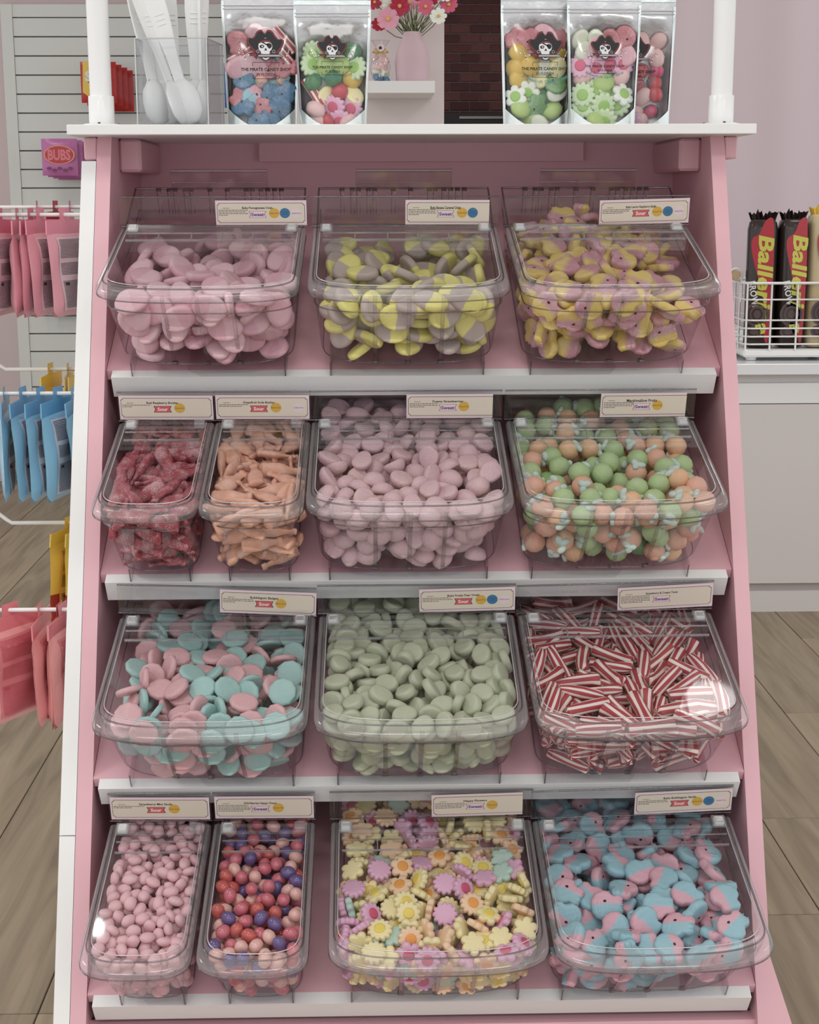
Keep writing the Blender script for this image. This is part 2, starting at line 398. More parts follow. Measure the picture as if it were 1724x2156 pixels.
for sx in (-1, 1):
    a = sx*.353
    zf = .447
    fo = .0 if sx > 0 else .02
    part('foot', MB().add([(a, fy(zf)+fo, zf), (a, fy(0)+fo, 0), (a+sx*.135, fy(0)+fo, 0), (a, fy(zf)+fo+.018, zf), (a, fy(0)+fo+.018, 0), (a+sx*.135, fy(0)+fo+.018, 0)],
         [(0, 1, 2), (3, 5, 4), (0, 3, 4, 1), (1, 4, 5, 2), (2, 5, 3, 0)]), PINK)
    bxi = sx*.337; 
    part('corner_bracket', MB().rbox((min(bxi, bxi-sx*.0255), 1.80, 1.233), (max(bxi, bxi-sx*.0255), 1.966, TOPZ-.0005), .003), PINK)
    bo = sx*.3535
    part('outer_block', MB().rbox((min(bo, bo+sx*.0145), 1.753, zt+.0015), (max(bo, bo+sx*.0145), 1.98, TOPZ-.0005), .0015), PINK)
part('top_board', MB().rbox((-.376, 1.70, TOPZ), (.376, 2.0, 1.2815), .0008), WHITE)
for (ly, lz) in ROWS:
    # white lip, square to the sloping shelf: (0,0) is its front top edge
    d1 = (.0117, .0064); d2 = (.0150, -.0226)
    quad = [(0, 0), d1, (d1[0]+d2[0], d1[1]+d2[1]), d2]
    part('shelf_lip', MB().prism([(ly+a, lz+b) for a, b in quad], (-.33, .33), 0), WHITE)
    s = .335; q = [(.0117, .0064), (.0117+s*CA, .0064+s*SA), (.0117+s*CA+.012*SA, .0064+s*SA-.012*CA), (.0117+.012*SA, .0064-.012*CA)]
    q = [(ly+a, lz+b) for a, b in q]
    mx = 1.966
    if q[1][0] > mx:
        t = (mx-q[0][0])/(q[1][0]-q[0][0]); q[1] = (mx, q[0][1]+t*(q[1][1]-q[0][1]))
        t = (mx-q[3][0])/(q[2][0]-q[3][0]); q[2] = (mx, q[3][1]+t*(q[2][1]-q[3][1]))
    part('shelf', MB().prism(q, (-.3365, .3365), 0), PINK)
for x in (at(214.5, 250, 1.745).x, at(1517, 250, 1.745).x):
    pp = part('post', MB().tube([(x, 1.745, 1.2825), (x, 1.745, 2.1)], .0121, 24), WHITE_GLOSS)
    T_ = Matrix.Translation((x, .045, 0))
    obj('coupling', MB().lathe([(.0139, 1.2835), (.0141, 1.284), (.0141, 1.3135), (.0137, 1.314)], 28, M=T_), pp, WHITE_GLOSS)
    obj('flange', MB().lathe([(.023, 1.2816), (.023, 1.2830), (.018, 1.2842), (.0145, 1.2844)], 28, M=T_), pp, WHITE_GLOSS)
    for an in (-90, 30, 150):
        obj('screw', MB().lathe([(.0016, 1.283), (.0016, 1.2848), (.0008, 1.2852)], 8, M=Matrix.Translation((x+.0188*math.cos(R(an)), .045+.0188*math.sin(R(an)), 0))), pp, mat('screw_black', (30, 30, 30), .4))

# ================================================================== BINS
A_H, P_H = .1567, .0815
def p_lid(a): return .1165-.198*(a+.0354)
def p_top(a): return p_lid(a) if a < A_H else P_H
def outline(hw, af, back, b, n=3.0, k=26):
    pts = [(-hw, back)]
    for t in (.66, .33): pts.append((-hw, af+b+(back-af-b)*t))
    for i in range(k+1):
        an = math.pi*i/k; c, s_ = math.cos(an), math.sin(an)
        x = -hw*math.copysign(abs(c)**(2/n), c); y = af+b-b*abs(s_)**(2/n)
        pts.append((x, y))
    for t in (.33, .66): pts.append((hw, af+b+(back-af-b)*t))
    pts.append((hw, back)); return pts
def loft(mb, levels, close=False, mi=0, smooth=True):
    k = len(levels[0]); v = [p for l in levels for p in l]; f = []
    for i in range(len(levels)-1):
        for j in range(k-1 if not close else k):
            j2 = (j+1) % k; f.append((i*k+j, i*k+j2, (i+1)*k+j2, (i+1)*k+j))
    mb.add(v, f, mi, smooth)
CREAM = mat('card_cream', (222, 209, 190), .6); CARDP = mat('card_pink', (232, 208, 212), .6); INK = mat('ink', (42, 34, 34), .7)
INKL = mat('ink_line', (80, 55, 55), .7); RED = mat('ribbon_red', (214, 92, 92), .6); RIBP = mat('ribbon_pink', (238, 205, 210), .6)
BLUET = mat('text_blue', (70, 85, 150), .6); WHT = mat('text_white', (245, 225, 225), .6)
BADGE = {'y': mat('badge_yellow', (218, 170, 40), .6), 'b': mat('badge_blue', (58, 118, 160), .6), 'p': mat('badge_pink', (230, 208, 212), .6)}
BINKT = {'y': mat('badge_ink_brown', (120, 80, 20), .6), 'b': mat('badge_ink_navy', (30, 70, 120), .6), 'p': mat('badge_ink_rose', (120, 60, 80), .6)}
BTXT = {'y': ['Gluten-Free'], 'b': ['Vegan', 'Friendly'], 'p': ['Gelatin-Free']}
def label_card(par, M, title, taste, badges, lines, cut=False, cw=.1015, ch=.0285):
    """paper card, local x-z plane facing -y"""
    x0, x1 = -cw/2, cw/2
    c = obj('label_card', MB().box((x0, 0, -ch/2), (x1, .0004, ch/2)), par, CARDP); c.matrix_local = M
    k = .0022; ex = x1+.0005 if cut else x1-.0018; b0 = x0+.0018; t = ch/2-.0028; bt = -ch/2+.0028
    def panel(i):
        l, r_, u_, d_ = b0+i, ex-i, t-i, bt+i
        pts = [(l, d_+k), (l+.0006, d_+k), (l+k, d_+.0006), (l+k, d_)]
        if cut: pts += [(x1, d_), (x1, u_)]
        else: pts += [(r_-k, d_), (r_-k, d_+.0006), (r_-.0006, d_+k), (r_, d_+k), (r_, u_-k), (r_-.0006, u_-k), (r_-k, u_-.0006), (r_-k, u_)]
        pts += [(l+k, u_), (l+k, u_-.0006), (l+.0006, u_-k), (l, u_-k)]
        return pts
    obj('border_line', MB().flat(panel(0), -.00008), c, INKL)
    obj('cream_panel', MB().flat(panel(.0005), -.00016), c, CREAM)
    tx = -.004 if not cut else -.002
    g = MB(); text(g, title, tx, .0055, w=min(.034, .00185*len(title)), h=.0034, y=-.00026, bold=.022); obj('title', g, c, INK)
    rb = MB(); rw, rh = .0098, .0039
    rp = lambda s: [(tx-rw*s, -.0017-rh*s+(0)), (tx+rw*s, -.0017-rh*s), (tx+rw*s-.0018, -.0017), (tx+rw*s, -.0017+rh*s), (tx-rw*s, -.0017+rh*s), (tx-rw*s+.0018, -.0017)]
    rb.flat(rp(1.0), -.00024, 0); rb.flat(rp(.93), -.0003, 1)
    obj('ribbon', rb, c, [mat('ribbon_edge', (150, 70, 78), .6) if taste == 'Sweet' else INK, RIBP if taste == 'Sweet' else RED])
    g = MB(); text(g, taste, tx, -.0017, w=.0142 if taste == 'Sweet' else .0112, h=.0042, y=-.00038, bold=.03); obj('taste_word', g, c, BLUET if taste == 'Sweet' else WHT)
    g = MB(); text(g, 'Ingredients:', x0+.012, .0055, w=.0072, h=.0013, y=-.00026, bold=.02)
    for i in range(lines):
        z = .0032-.0019*i; x = x0+.0035; end = x0+.0035+(.030 if i < lines-1 else .008+.018*random.random())
        while x < end:
            wd = random.uniform(.0012, .0036); g.flat([(x, z-.00038), (x+wd, z-.00038), (x+wd, z+.00038), (x, z+.00038)], -.00026); x += wd+.0006
    obj('ingredients_print', g, c, mat('ink_faint', (110, 95, 90), .7))
    for kx, kind in zip((tx+.0175+(.001 if len(title) > 20 else 0), tx+.0305, tx+.0432), badges):
        if kind == '_': continue
        if kx > x1-.002: continue
        pts = [(min(a, x1), b) for a, b in circle(kx, -.0003, .0058)]
        b = MB().flat(pts, -.00024, 0)
        for q, wd in enumerate(BTXT[kind]):
            wv = .0102 if kind != 'b' else .0068
            if kx+wv/2 < x1: text(b, wd, kx, -.0003+(0 if len(BTXT[kind]) == 1 else .0013-.0026*q), w=wv, h=.0019, y=-.0003, mi=1, bold=.0)
        obj('badge', b, c, [BADGE[kind], BINKT[kind]])
    return c

def make_bin(row, x, yaw, wide, label, title, taste, badges, lines, ctilt=0, cut=False, htilt=0):
    ly, lz = ROWS[row]
    t = thing('candy_bin', label, 'candy bin', (x, ly-.0126, lz+.0134), (AL, 0, R(yaw)), 'clear scoop bins on the display stand')
    D = 0 if wide else .0515            # narrow bins are this much slimmer on each side
    def ol(hw, af, back, b): return outline(hw-D, af, back, b)
    bb = .038 if wide else .030
    bk = .246 if row == 0 else .236
    L = []
    for hw, af, back, p in ((.0875, .006, bk-.012, .0005), (.0915, .002, bk-.008, .0012), (.0935, -.001, bk-.006, .006)):
        L.append([(a, b, p) for a, b in ol(hw, af, back, bb)])
    for hw, af, back, dp in ((.0972, -.0262, bk+.001, -.031), (.0982, -.029, bk+.002, -.030), (.0987, -.0315, bk+.003, -.028), (.0992, -.034, bk+.004, -.005)):
        L.append([(a, b, p_top(b)+dp) for a, b in ol(hw, af, back, bb)])
    mb = MB(); loft(mb, L)
    o0 = L[0]; mb.add(o0, [tuple(range(len(o0)))], 0)
    # back wall
    mb.add([L[0][0], L[0][-1], L[-1][-1], L[-1][0]], [(0, 1, 2, 3)], 0)
    body = obj('body', mb, t, BIN)
    # dark line of the moulded step and of the back edge
    e = MB(); e.tube([(a, b, c) for a, b, c in L[3]], .0007, 5); obj('step_edge', e, body, EDGE)
    e = MB(); e.tube([L[-1][0], L[-1][-1]], .0013, 6); hk = [q for q in L[-1] if q[1] > A_H-.02]
    for sx in (-1, 1):
        e.tube([(sx*(.099-D), bk+.004, P_H-.005), (sx*(.099-D), A_H, P_H-.005)], .0011, 6)
    obj('rear_edge', e, body, EDGE)
    e = MB(); e.tube([(a, b, c) for a, b, c in L[1]], .0006, 5); obj('base_edge', e, body, EDGE)
    # flange round the mouth
    def ring(hw, af, dz): return [(a, b, p_lid(b)+dz) for a, b in ol(hw, af, A_H-.004, bb)]
    LV = [ring(.0960, -.0265, .0004), ring(.0985, -.033, .0012), ring(.1015, -.0425, .0006), ring(.1030, -.0470, -.0010), ring(.1035, -.0482, -.0035), ring(.1033, -.0480, -.0085), ring(.1022, -.0455, -.0090)]
    mb = MB(); loft(mb, LV)
    rim = obj('rim', mb, t, RIM)
    e = MB(); e.tube(LV[1], .0009, 5); e.tube(LV[5], .0006, 5)
    obj('rim_edge', e, rim, EDGE)
    e = MB(); e.tube([(a, b, c+.0006) for a, b, c in ring(.0950, -.0245, .0005)], .0006, 5)
    obj('rim_highlight', e, rim, clear('edge_bright', .4, .8, (.95, .95, .95), (.8, .8, .8), rough=.15, frost=.35))
    # lid
    mb = MB(); lo = ol(.0955, -.0255, A_H-.012, bb); n = len(lo); h = n//2
    v = [(a, b, p_lid(b)+.0012) for a, b in lo]; f = []
    for i in range(h): f.append((i, i+1, n-2-i, n-1-i))
    mb.add(v, f, 0); lid = obj('lid', mb, t, LID)
    hwl = .0955-D; ya = A_H-.012
    e = MB(); e.rbox((-hwl, ya-.010, p_lid(ya)+.0015), (hwl, ya+.004, p_lid(ya)+.0075), .0025); obj('hinge_bar', e, lid, LID)
    zr = p_lid(ya-.034)
    e = MB(); e.box((-hwl+.004, ya-.0345, zr+.0006), (hwl-.004, ya-.0335, zr+.0032)); e.box((-hwl+.004, ya-.0225, zr+.003), (hwl-.004, ya-.022, zr+.0048))
    if wide:
        for xx in (-.056, -.02, .013, .047): e.box((xx-.0006, ya-.0335, zr+.001), (xx+.0006, ya-.0225, zr+.0042))
    obj('lid_ridge', e, lid, clear('ridge_plastic', .25, .6, (.8, .8, .82), (.5, .5, .52), rough=.15, frost=.12))
    for sx in (-1, 1):
        if not wide and sx > 0:
            e = MB().rbox((hwl-.0125, ya-.006, p_lid(ya)+.002), (hwl-.001, ya+.004, p_lid(ya)+.009), .0012); obj('hinge_socket', e, lid, RIM); continue
        xc = sx*(hwl-.0075)
        e = MB().rbox((xc-.0055, ya-.0065, p_lid(ya)+.0015), (xc+.0055, ya+.0045, p_lid(ya)+.0075), .0018); obj('hinge_cap', e, lid, mat('hinge_white', (215, 215, 214), .4))
        e = MB().rbox((xc-.0072, ya-.008, p_lid(ya)+.002), (xc+.0072, ya+.006, p_lid(ya)+.0065), .001); obj('hinge_socket', e, lid, RIM)
    # ribs down the front
    if wide:
        for xx in (-.0345, .0005, .0355):
            e = MB(); pts = []
            for q in (1, 2, 3, 5, 6):
                yy = np.interp(xx, [a[0] for a in L[q]][3:-3], [a[1] for a in L[q]][3:-3]); zz = np.interp(xx, [a[0] for a in L[q]][3:-3], [a[2] for a in L[q]][3:-3])
                pts.append((yy, zz))
            v = []; f = []
            for (yy, zz) in pts:
                v += [(xx-.0022, yy, zz), (xx-.0018, yy-.0014, zz), (xx+.0018, yy-.0014, zz), (xx+.0022, yy, zz)]
            for q in range(len(pts)-1):
                for j in range(3): f.append((q*4+j, q*4+j+1, q*4+5+j, q*4+4+j))
            e.add(v, f, 0); obj('front_rib', e, body, clear('rib_plastic', .12, .6, (.86, .85, .86), (.4, .38, .4), rough=.08))
            e = MB().rbox((xx-.0034, pts[0][0]-.0018, pts[0][1]-.0005), (xx+.0034, pts[0][0]+.003, pts[0][1]+.0028), .0008); obj('rib_foot', e, body, EDGE)
    # clear stand under the bin
    hs = .083-D
    e = MB()
    for sx in (-1, 1): e.box((sx*hs-.0012, .006, -.0176), (sx*hs+.0012, .2, -.0004))
    e.box((-hs, .006, -.0178), (hs, .2, -.0166)); obj('riser', e, t, RISER)
    for sx in (-1, 1): obj('riser_edge', MB().tube([(sx*hs, .006, -.0175), (sx*hs, .006, -.0005)], .0007, 5), t, EDGE)
    # label holder: upright clear strip just behind the hinge (positions in world-parallel axes)
    B = Matrix.Rotation(-AL, 4, 'X')
    cy, cz = .0858+.0126, .1760-.0134
    org = B @ Vector((0, cy, cz))
    Mh = Matrix.Translation(org) @ B @ Matrix.Rotation(R(17), 4, 'X') @ Matrix.Rotation(R(htilt), 4, 'Y')
    hh = .1048 if wide else .0526
    e = MB(); e.box((-hh, 0, -.0160), (hh, .0012, .0163)); e.box((-hh, -.0035, -.0172), (hh, .006, -.0160))
    ho = obj('label_holder', e, t, HOLD); ho.matrix_local = Mh
    e = MB().tube([(-hh, 0, .0163), (hh, 0, .0163)], .0010, 6); e.tube([(-hh, -.003, -.0165), (hh, -.003, -.0165)], .0008, 5)
    obj('holder_edge', e, ho, EDGE)
    cwid = .094 if cut else .1015
    if wide: cx = hh-cwid/2-(.0105 if cut else .0005)
    else: cx = 0
    label_card(t, Mh @ Matrix.Translation((cx, -.0022, -.0012)) @ Matrix.Rotation(R(ctilt), 4, 'Y'), title, taste, badges, lines, cut, cwid)
    if row == 0:
        # scoop clip and slots on the rear wall
        c0 = (-.056, .056); yb = bk+.004
        e = MB(); e.box((c0[0], yb-.006, P_H-.004), (c0[1], yb-.0045, P_H+.021)); e.tube([(c0[0], yb-.006, P_H+.021), (c0[1], yb-.006, P_H+.021)], .0022, 8); e.tube([(c0[0], yb-.006, P_H+.006), (c0[1], yb-.006, P_H+.006)], .0007, 5)
        obj('rear_clip', e, t, clear('clip_plastic', .1, .5, (.93, .92, .93), (.6, .58, .6), rough=.1))
        for xx in (-.072, -.06, -.053, -.041, -.034, -.012, .008, .03, .037, .047, .055, .063, .071):
            e = MB(); e.tube([(xx-.002, yb-.004, P_H-.036), (xx-.002, yb-.0025, P_H-.005), (xx+.002, yb-.0025, P_H-.005), (xx+.002, yb-.004, P_H-.036)], .0005, 4)
            e.box((xx-.003, yb-.005, P_H-.006), (xx+.003, yb-.001, P_H-.0035)); obj('rear_slot', e, body, EDGE)
    bpy.context.view_layer.update()
    return t, Matrix.Translation((x, ly-.0126, lz+.0134)) @ Euler((AL, 0, R(yaw))).to_matrix().to_4x4(), D, bb, bk

# ================================================================== CANDIES
def puck(mb, pts, h, rings=None, mi=0, M=None, dome=.0):
    """rounded tablet from an outline of (x, y) points"""
    rings = rings or [(.0, .5+dome), (.70, .5+dome*.6), (.89, .46), (.98, .30), (1, 0), (.98, -.30), (.89, -.46), (.70, -.5), (0, -.5)]
    n = len(pts); v = []; f = []
    for k, z in rings:
        if k == 0: v.append((0, 0, z*h))
        else: v += [(x*k, y*k, z*h) for x, y in pts]
    nr = len(rings)-2
    for j in range(n): f.append((0, 1+j, 1+(j+1) % n))
    for i in range(nr-1):
        for j in range(n):
            j2 = (j+1) % n; f.append((1+i*n+j, 1+(i+1)*n+j, 1+(i+1)*n+j2, 1+i*n+j2))
    last = 1+nr*n
    for j in range(n): f.append((last, 1+(nr-1)*n+(j+1) % n, 1+(nr-1)*n+j))
    mb.add(v, f, mi, True, M); return mb
def oval_pts(rx, ry, n=20): return [(rx*math.cos(2*math.pi*i/n), ry*math.sin(2*math.pi*i/n)) for i in range(n)]
SK = [(0, 1), (.42, .93), (.8, .64), (.97, .22), (.93, -.16), (.7, -.4), (.6, -.58), (.66, -.92), (.46, -1.16), (.14, -1.12)]
def skull_pts(s): 
    r_ = [(x*s*.92, y*s*.9) for x, y in SK]; return ([(x, y) for x, y in r_]+[(-x, y) for x, y in reversed(r_) if abs(x) > 1e-6])[::-1]
def flower_pts(r, n, k, pts=None):
    m = n*(6 if n < 8 else 4)
    return [((r*(1-k+k*abs(math.cos(n*t/2))**.7))*math.cos(t), (r*(1-k+k*abs(math.cos(n*t/2))**.7))*math.sin(t)) for t in [2*math.pi*i/m for i in range(m)]]
def ico(rx, ry, rz, lump=0, sub=2, seed=0):
    import bmesh
    bm_ = bmesh.new(); bmesh.ops.create_icosphere(bm_, subdivisions=sub, radius=1)
    rr = random.Random(seed); ph = [rr.uniform(0, 6.28) for _ in range(6)]
    v = []
    for q in bm_.verts:
        c = q.co; k = 1+lump*(math.sin(c.x*5+ph[0])*math.sin(c.y*5+ph[1])+.6*math.sin(c.z*6+ph[2])*math.sin(c.x*7+ph[3]))
        v.append((c.x*rx*k, c.y*ry*k, c.z*rz*k))
    f = [tuple(a.index for a in q.verts) for q in bm_.faces]; bm_.free()
    return v, f
class Kind:
    def __init__(s, name, me, rad, style='disc', parts=(), wt=1.0): s.name, s.me, s.rad, s.style, s.parts, s.wt, s.desc = name, me, rad, style, parts, wt, None
def emboss(zt):
    def ex(mb):
        cu = bpy.data.curves.new('lettering', 'FONT'); cu.body = 'BUBS'; cu.size = 1; cu.resolution_u = 1; cu.extrude = .05; cu.offset = .03
        ob = bpy.data.objects.new('lettering', cu); me = bpy.data.meshes.new_from_object(ob)
        v = np.array([tuple(q.co) for q in me.vertices]); f = [tuple(q.vertices) for q in me.polygons]
        c = (v.min(0)+v.max(0))/2; k = .025/(v[:, 0].max()-v[:, 0].min())
        mb.add([((a-c[0])*k, (b-c[1])*k*1.45, zt+(d-c[2])*k*.42) for a, b, d in v], f, 0, False)
        bpy.data.objects.remove(ob); bpy.data.curves.remove(cu); bpy.data.meshes.remove(me)
    return ex
def mk_puck(name, pts, h, m, rad, style='disc', parts=(), wt=1.0, dome=0.0, extra=None):
    mb = puck(MB(), pts, h, dome=dome)
    if extra: extra(mb)
    return Kind(name, mb.mesh(name, m), rad, style, parts, wt)
def mk_blob(name, rx, ry, rz, m, lump=0, seed=0, style='disc', parts=(), wt=1.0, sub=2):
    v, f = ico(rx, ry, rz, lump, sub, seed); return Kind(name, MB().add(v, f, 0, True).mesh(name, m), (rx, ry, rz), style, parts, wt)
PIT = mat('candy_pit', (60, 30, 35), .8)
def skull_kind(name, s, h, m, wt=1.0):
    def ex(mb):
        puck(mb, oval_pts(.085*s, .11*s, 8), h*.10, mi=1, M=Matrix.Translation((.26*s, .06*s, h*.475)))
        puck(mb, oval_pts(.52*s, .13*s, 12), h*.3, M=Matrix.Translation((0, .40*s, h*.38)))
        for q in (-.33, 0, .33): mb.box((q*s-.018*s, -1.02*s, h*.30), (q*s+.018*s, -.66*s, h*.515), 0)
    return mk_puck(name, skull_pts(s), h, [m, PIT], (s*.9, s*1.0, h/2), 'disc', wt=wt, extra=ex)
_twm = [striped('twist_stripes', (186, 62, 72), (248, 232, 224), 6), mat('twist_end', (224, 130, 130), .55)]
def twist_kind(wt, seed, L=.045, r=.0065):
    rr = random.Random(seed); bx, by = rr.uniform(-.004, .004), rr.uniform(-.003, .003)
    mb = MB(); v = []; f = []; n = 16; k = 7
    zs_ = [-.5, -.485, -.3, 0, .3, .485, .5]; rs = [.86, 1, 1, 1.02, 1, 1, .86]
    for z, q in zip(zs_, rs):
        ox, oy = bx*(4*z*z), by*(4*z*z)
        for j in range(n): an = 2*math.pi*j/n; v.append((ox+r*q*math.cos(an), oy+r*q*math.sin(an), z*L))
    for i in range(k-1):
        for j in range(n): j2 = (j+1) % n; f.append((i*n+j, i*n+j2, (i+1)*n+j2, (i+1)*n+j))
    f += [tuple(range(n-1, -1, -1)), tuple((k-1)*n+j for j in range(n))]
    mb.add(v, f, 0, True); return Kind('candy_twist', mb.mesh('candy_twist', _twm), (r*1.08, r*1.08, L*.60), 'stick', wt=wt)
def bottle_kind(m, s=1.0, wt=1.0):
    prof = [(.0015, -.0192), (.0048, -.0190), (.0055, -.0175), (.0057, -.0165), (.0051, -.0145), (.0056, -.0125), (.0057, -.004), (.0050, .0005), (.0034, .0045), (.0025, .0085), (.0024, .0120), (.0033, .0124), (.0034, .0150), (.0030, .0165), (.001, .0166)]
    mb = MB().lathe([(a*s, b*s) for a, b in prof], 14, sx=1.25, sy=.66); return Kind('candy_bottle', mb.mesh('candy_bottle', m), (.0070*s, .0038*s, .0182*s), 'stick', wt=wt)
def flower_kind(pet, cen, n, wt, s=.0126):
    m = mat('petal_'+pet, {'yellow': (250, 234, 170), 'pink': (238, 182, 212), 'peach': (252, 212, 170), 'mint': (192, 222, 206), 'white': (235, 240, 228), 'green': (205, 230, 180)}[pet], .45, sss=.0)
    parts = ()
    if cen:
        mc = mat('centre_'+cen, {'yellow': (246, 218, 70), 'pink': (222, 84, 124), 'orange': (248, 164, 60), 'green': (150, 200, 80)}[cen], .4)
        parts = (('flower_centre', puck(MB(), oval_pts(s*.45, s*.45, 12), .003, M=Matrix.Translation((0, 0, .0031))).mesh('flower_centre', mc)),)
    return mk_puck('candy_flower', flower_pts(s, n, .33 if n < 8 else .20), .0068, m, (s*.95, s*.95, .0036), 'disc', parts, wt)
OVP = two_tone('pomegranate_foam', (236, 182, 194), (244, 200, 208), bump=.3)
OVY = two_tone('banana_caramel_foam', (244, 236, 126), (200, 184, 174), bump=.3)
SKL = two_tone('lemon_raspberry_jelly', (236, 204, 96), (212, 146, 160), axis=0, soft=.003, rough=.45, sugar=.45)
SKB = two_tone('bubblegum_foam', (156, 206, 218), (234, 178, 192), axis=0, off=.002, soft=.0016, bump=.4, wob=.006)
DW = mat('foam_rose', (240, 200, 206), .6, bump=.5, bscale=500)
LEAF = mat('foam_mint', (206, 228, 216), .6)
def leaf_mesh(seed):
    rr = random.Random(seed); mb = MB()
    for k in range(3):
        v, f = ico(.0060, .0040, .0032, .05, 2, seed+k); mb.add(v, f, 0, True, Matrix.Translation((rr.uniform(-.0058, .0058), rr.uniform(-.004, .004), .0108)) @ Matrix.Rotation(rr.uniform(0, 3), 4, 'Z'))
    return mb.mesh('leaf', LEAF)
_lf = [leaf_mesh(i) for i in range(3)]
def fruit(c1, name, seed, wt): 
    m = mat(name, c1, .6, bump=.25, bscale=300, var=.12, vscale=60); return mk_blob('marshmallow_fruit', .0118, .0118, .0114, m, .03, seed, 'ball', (('leaf', _lf[seed % 3]),), wt)
def berry(rx, ry, h, tp):
    pts = [(rx*math.cos(t), ry*(1-tp*.5*math.cos(t))*math.sin(t)*(1+.04*math.sin(5*t))) for t in [2*math.pi*i/18 for i in range(18)]]
    rg = [(0, .55), (.35, .5), (.68, .36), (.88, .14), (.985, -.12), (1, -.30), (.95, -.44), (.80, -.5), (0, -.46)]
    mb = puck(MB(), pts, h, rings=rg)
    return Kind('strawberry_candy', mb.mesh('strawberry_candy', DW), (rx, ry, h/2), 'disc')
K_ = {
 'pom': [mk_puck('pomegranate_oval', oval_pts(.0190, .0140), .0090, OVP, (.0190, .0140, .0048), dome=.02, extra=emboss(.0046))],
 'ban': [mk_puck('banana_oval', oval_pts(.0190, .0140), .0090, OVY, (.0190, .0140, .0048), dome=.02, extra=emboss(.0046))],
 'lem': [skull_kind('raspberry_skull', .0166, .0090, SKL)],
 'ras': [bottle_kind(sugared('raspberry_sugar', (172, 62, 74), .55), 1.18)],
 'gra': [bottle_kind(sugared('grapefruit_sugar', (248, 176, 142), .42), 1.18)],
 'str': [berry(.0132, .0112, .0125, .25), berry(.0136, .0106, .0115, .35), berry(.0126, .0116, .0130, .1)],
 'mar': [fruit((184, 214, 150), 'marsh_green', 0, 1.2), fruit((244, 186, 156), 'marsh_orange', 1, 1), fruit((248, 198, 150), 'marsh_peach', 2, .6), fruit((126, 180, 108), 'marsh_dark_green', 3, .2)],
 'bad': [mk_puck('badge_candy', oval_pts(.0148, .0145, 10), .0060, mat('badge_teal', (170, 214, 208), .6, bump=.35, bscale=400), (.0148, .0148, .0032)), mk_puck('badge_candy', oval_pts(.0148, .0145, 10), .0060, mat('badge_rose', (238, 186, 190), .6, bump=.35, bscale=400), (.0148, .0148, .0032), wt=1.15)],
 'pea': [mk_puck('pear_oval', oval_pts(.0133, .0104, 18), .0088, mat('pear_foam', (196, 203, 172), .55, bump=.2, bscale=300), (.0133, .0104, .0046))],
 'twi': [twist_kind(1, 1), twist_kind(1, 2), twist_kind(.6, 3)],
 'min': [mk_blob('mini_skull_candy', .0084, .0060, .0046, mat('mini_rose', (243, 192, 198), .5, bump=.2, bscale=600), .05, 2), mk_blob('mini_skull_candy', .0076, .0064, .0046, MATS['mini_rose'], .07, 8)],
 'chw': [mk_blob('chew_candy', .0082, .0068, .0066, mat('chew_rose', (222, 112, 126), .22, coat=.4), .02, 1, 'ball', wt=1.1), mk_blob('chew_candy', .0082, .0068, .0066, mat('chew_violet', (112, 92, 150), .22, coat=.4), .02, 2, 'ball', wt=.75), mk_blob('chew_candy', .0082, .0068, .0066, mat('chew_peach', (246, 188, 176), .22, coat=.4), .02, 3, 'ball', wt=1.1), mk_blob('chew_candy', .0082, .0068, .0066, mat('chew_red', (216, 96, 86), .22, coat=.4), .02, 4, 'ball', wt=.7)],
 'flo': [flower_kind('yellow', 'yellow', 6, 1.0), flower_kind('yellow', 'yellow', 12, .9), flower_kind('pink', 'pink', 6, .8), flower_kind('pink', 'pink', 12, .6), flower_kind('peach', 'orange', 6, .6), flower_kind('peach', 'orange', 12, .4), flower_kind('mint', None, 6, .35), flower_kind('yellow', None, 6, .6)],
 'bub': [skull_kind('bubblegum_skull', .0166, .0092, SKB)],
}
for key, ds in {'mar': ['pale green marshmallow fruit with mint leaf in the second shelf bin', 'orange marshmallow fruit with mint leaf in the second shelf bin', 'peach marshmallow fruit with mint leaf in the second shelf bin', 'dark green marshmallow fruit with mint leaf in the second shelf bin'],
  'bad': ['flat round teal candy in the badges bin', 'flat round pink candy in the badges bin'],
  'chw': ['glossy rose chew in the narrow bottom shelf bin', 'glossy violet chew in the narrow bottom shelf bin', 'glossy peach chew in the narrow bottom shelf bin', 'glossy red chew in the narrow bottom shelf bin'],
  'flo': ['six-petal yellow flower candy with yellow centre in the bottom shelf bin', 'many-petal yellow daisy candy in the bottom shelf bin', 'six-petal pink flower candy with dark pink centre in the bottom shelf bin', 'many-petal pink daisy candy in the bottom shelf bin', 'six-petal peach flower candy with orange centre in the bottom shelf bin', 'many-petal peach daisy candy in the bottom shelf bin', 'plain mint green flower candy in the bottom shelf bin', 'plain pale yellow flower candy in the bottom shelf bin']}.items():
    for kd, d in zip(K_[key], ds): kd.desc = d
def rand_rot(style):
    if style == 'ball': return Euler(rng.uniform(0, 6.28, 3)).to_matrix()
    az = rng.uniform(0, 6.2832); spin = Matrix.Rotation(rng.uniform(0, 6.2832), 3, 'Z')
    if style == 'stick': t = R(90)+rng.normal(0, R(14))
    else: t = abs(rng.normal(0, R(34))) if rng.random() < .5 else rng.uniform(R(20), R(90))
    if style == 'disc' and rng.random() < .5: spin = Matrix.Rotation(math.pi, 3, 'X') @ spin
    return Matrix.Rotation(az, 3, 'Z') @ Matrix.Rotation(t, 3, 'X') @ spin
def place_candy(kd, M, label, cat, group):
    o = bpy.data.objects.new(kd.name, kd.me); COL.objects.link(o); o.matrix_world = M
    tag(o, kd.desc if (kd.desc and label is None) else label, cat, group)
    for nm, me in kd.parts:
        c = bpy.data.objects.new(nm, me); COL.objects.link(c); c.parent = o
    return o
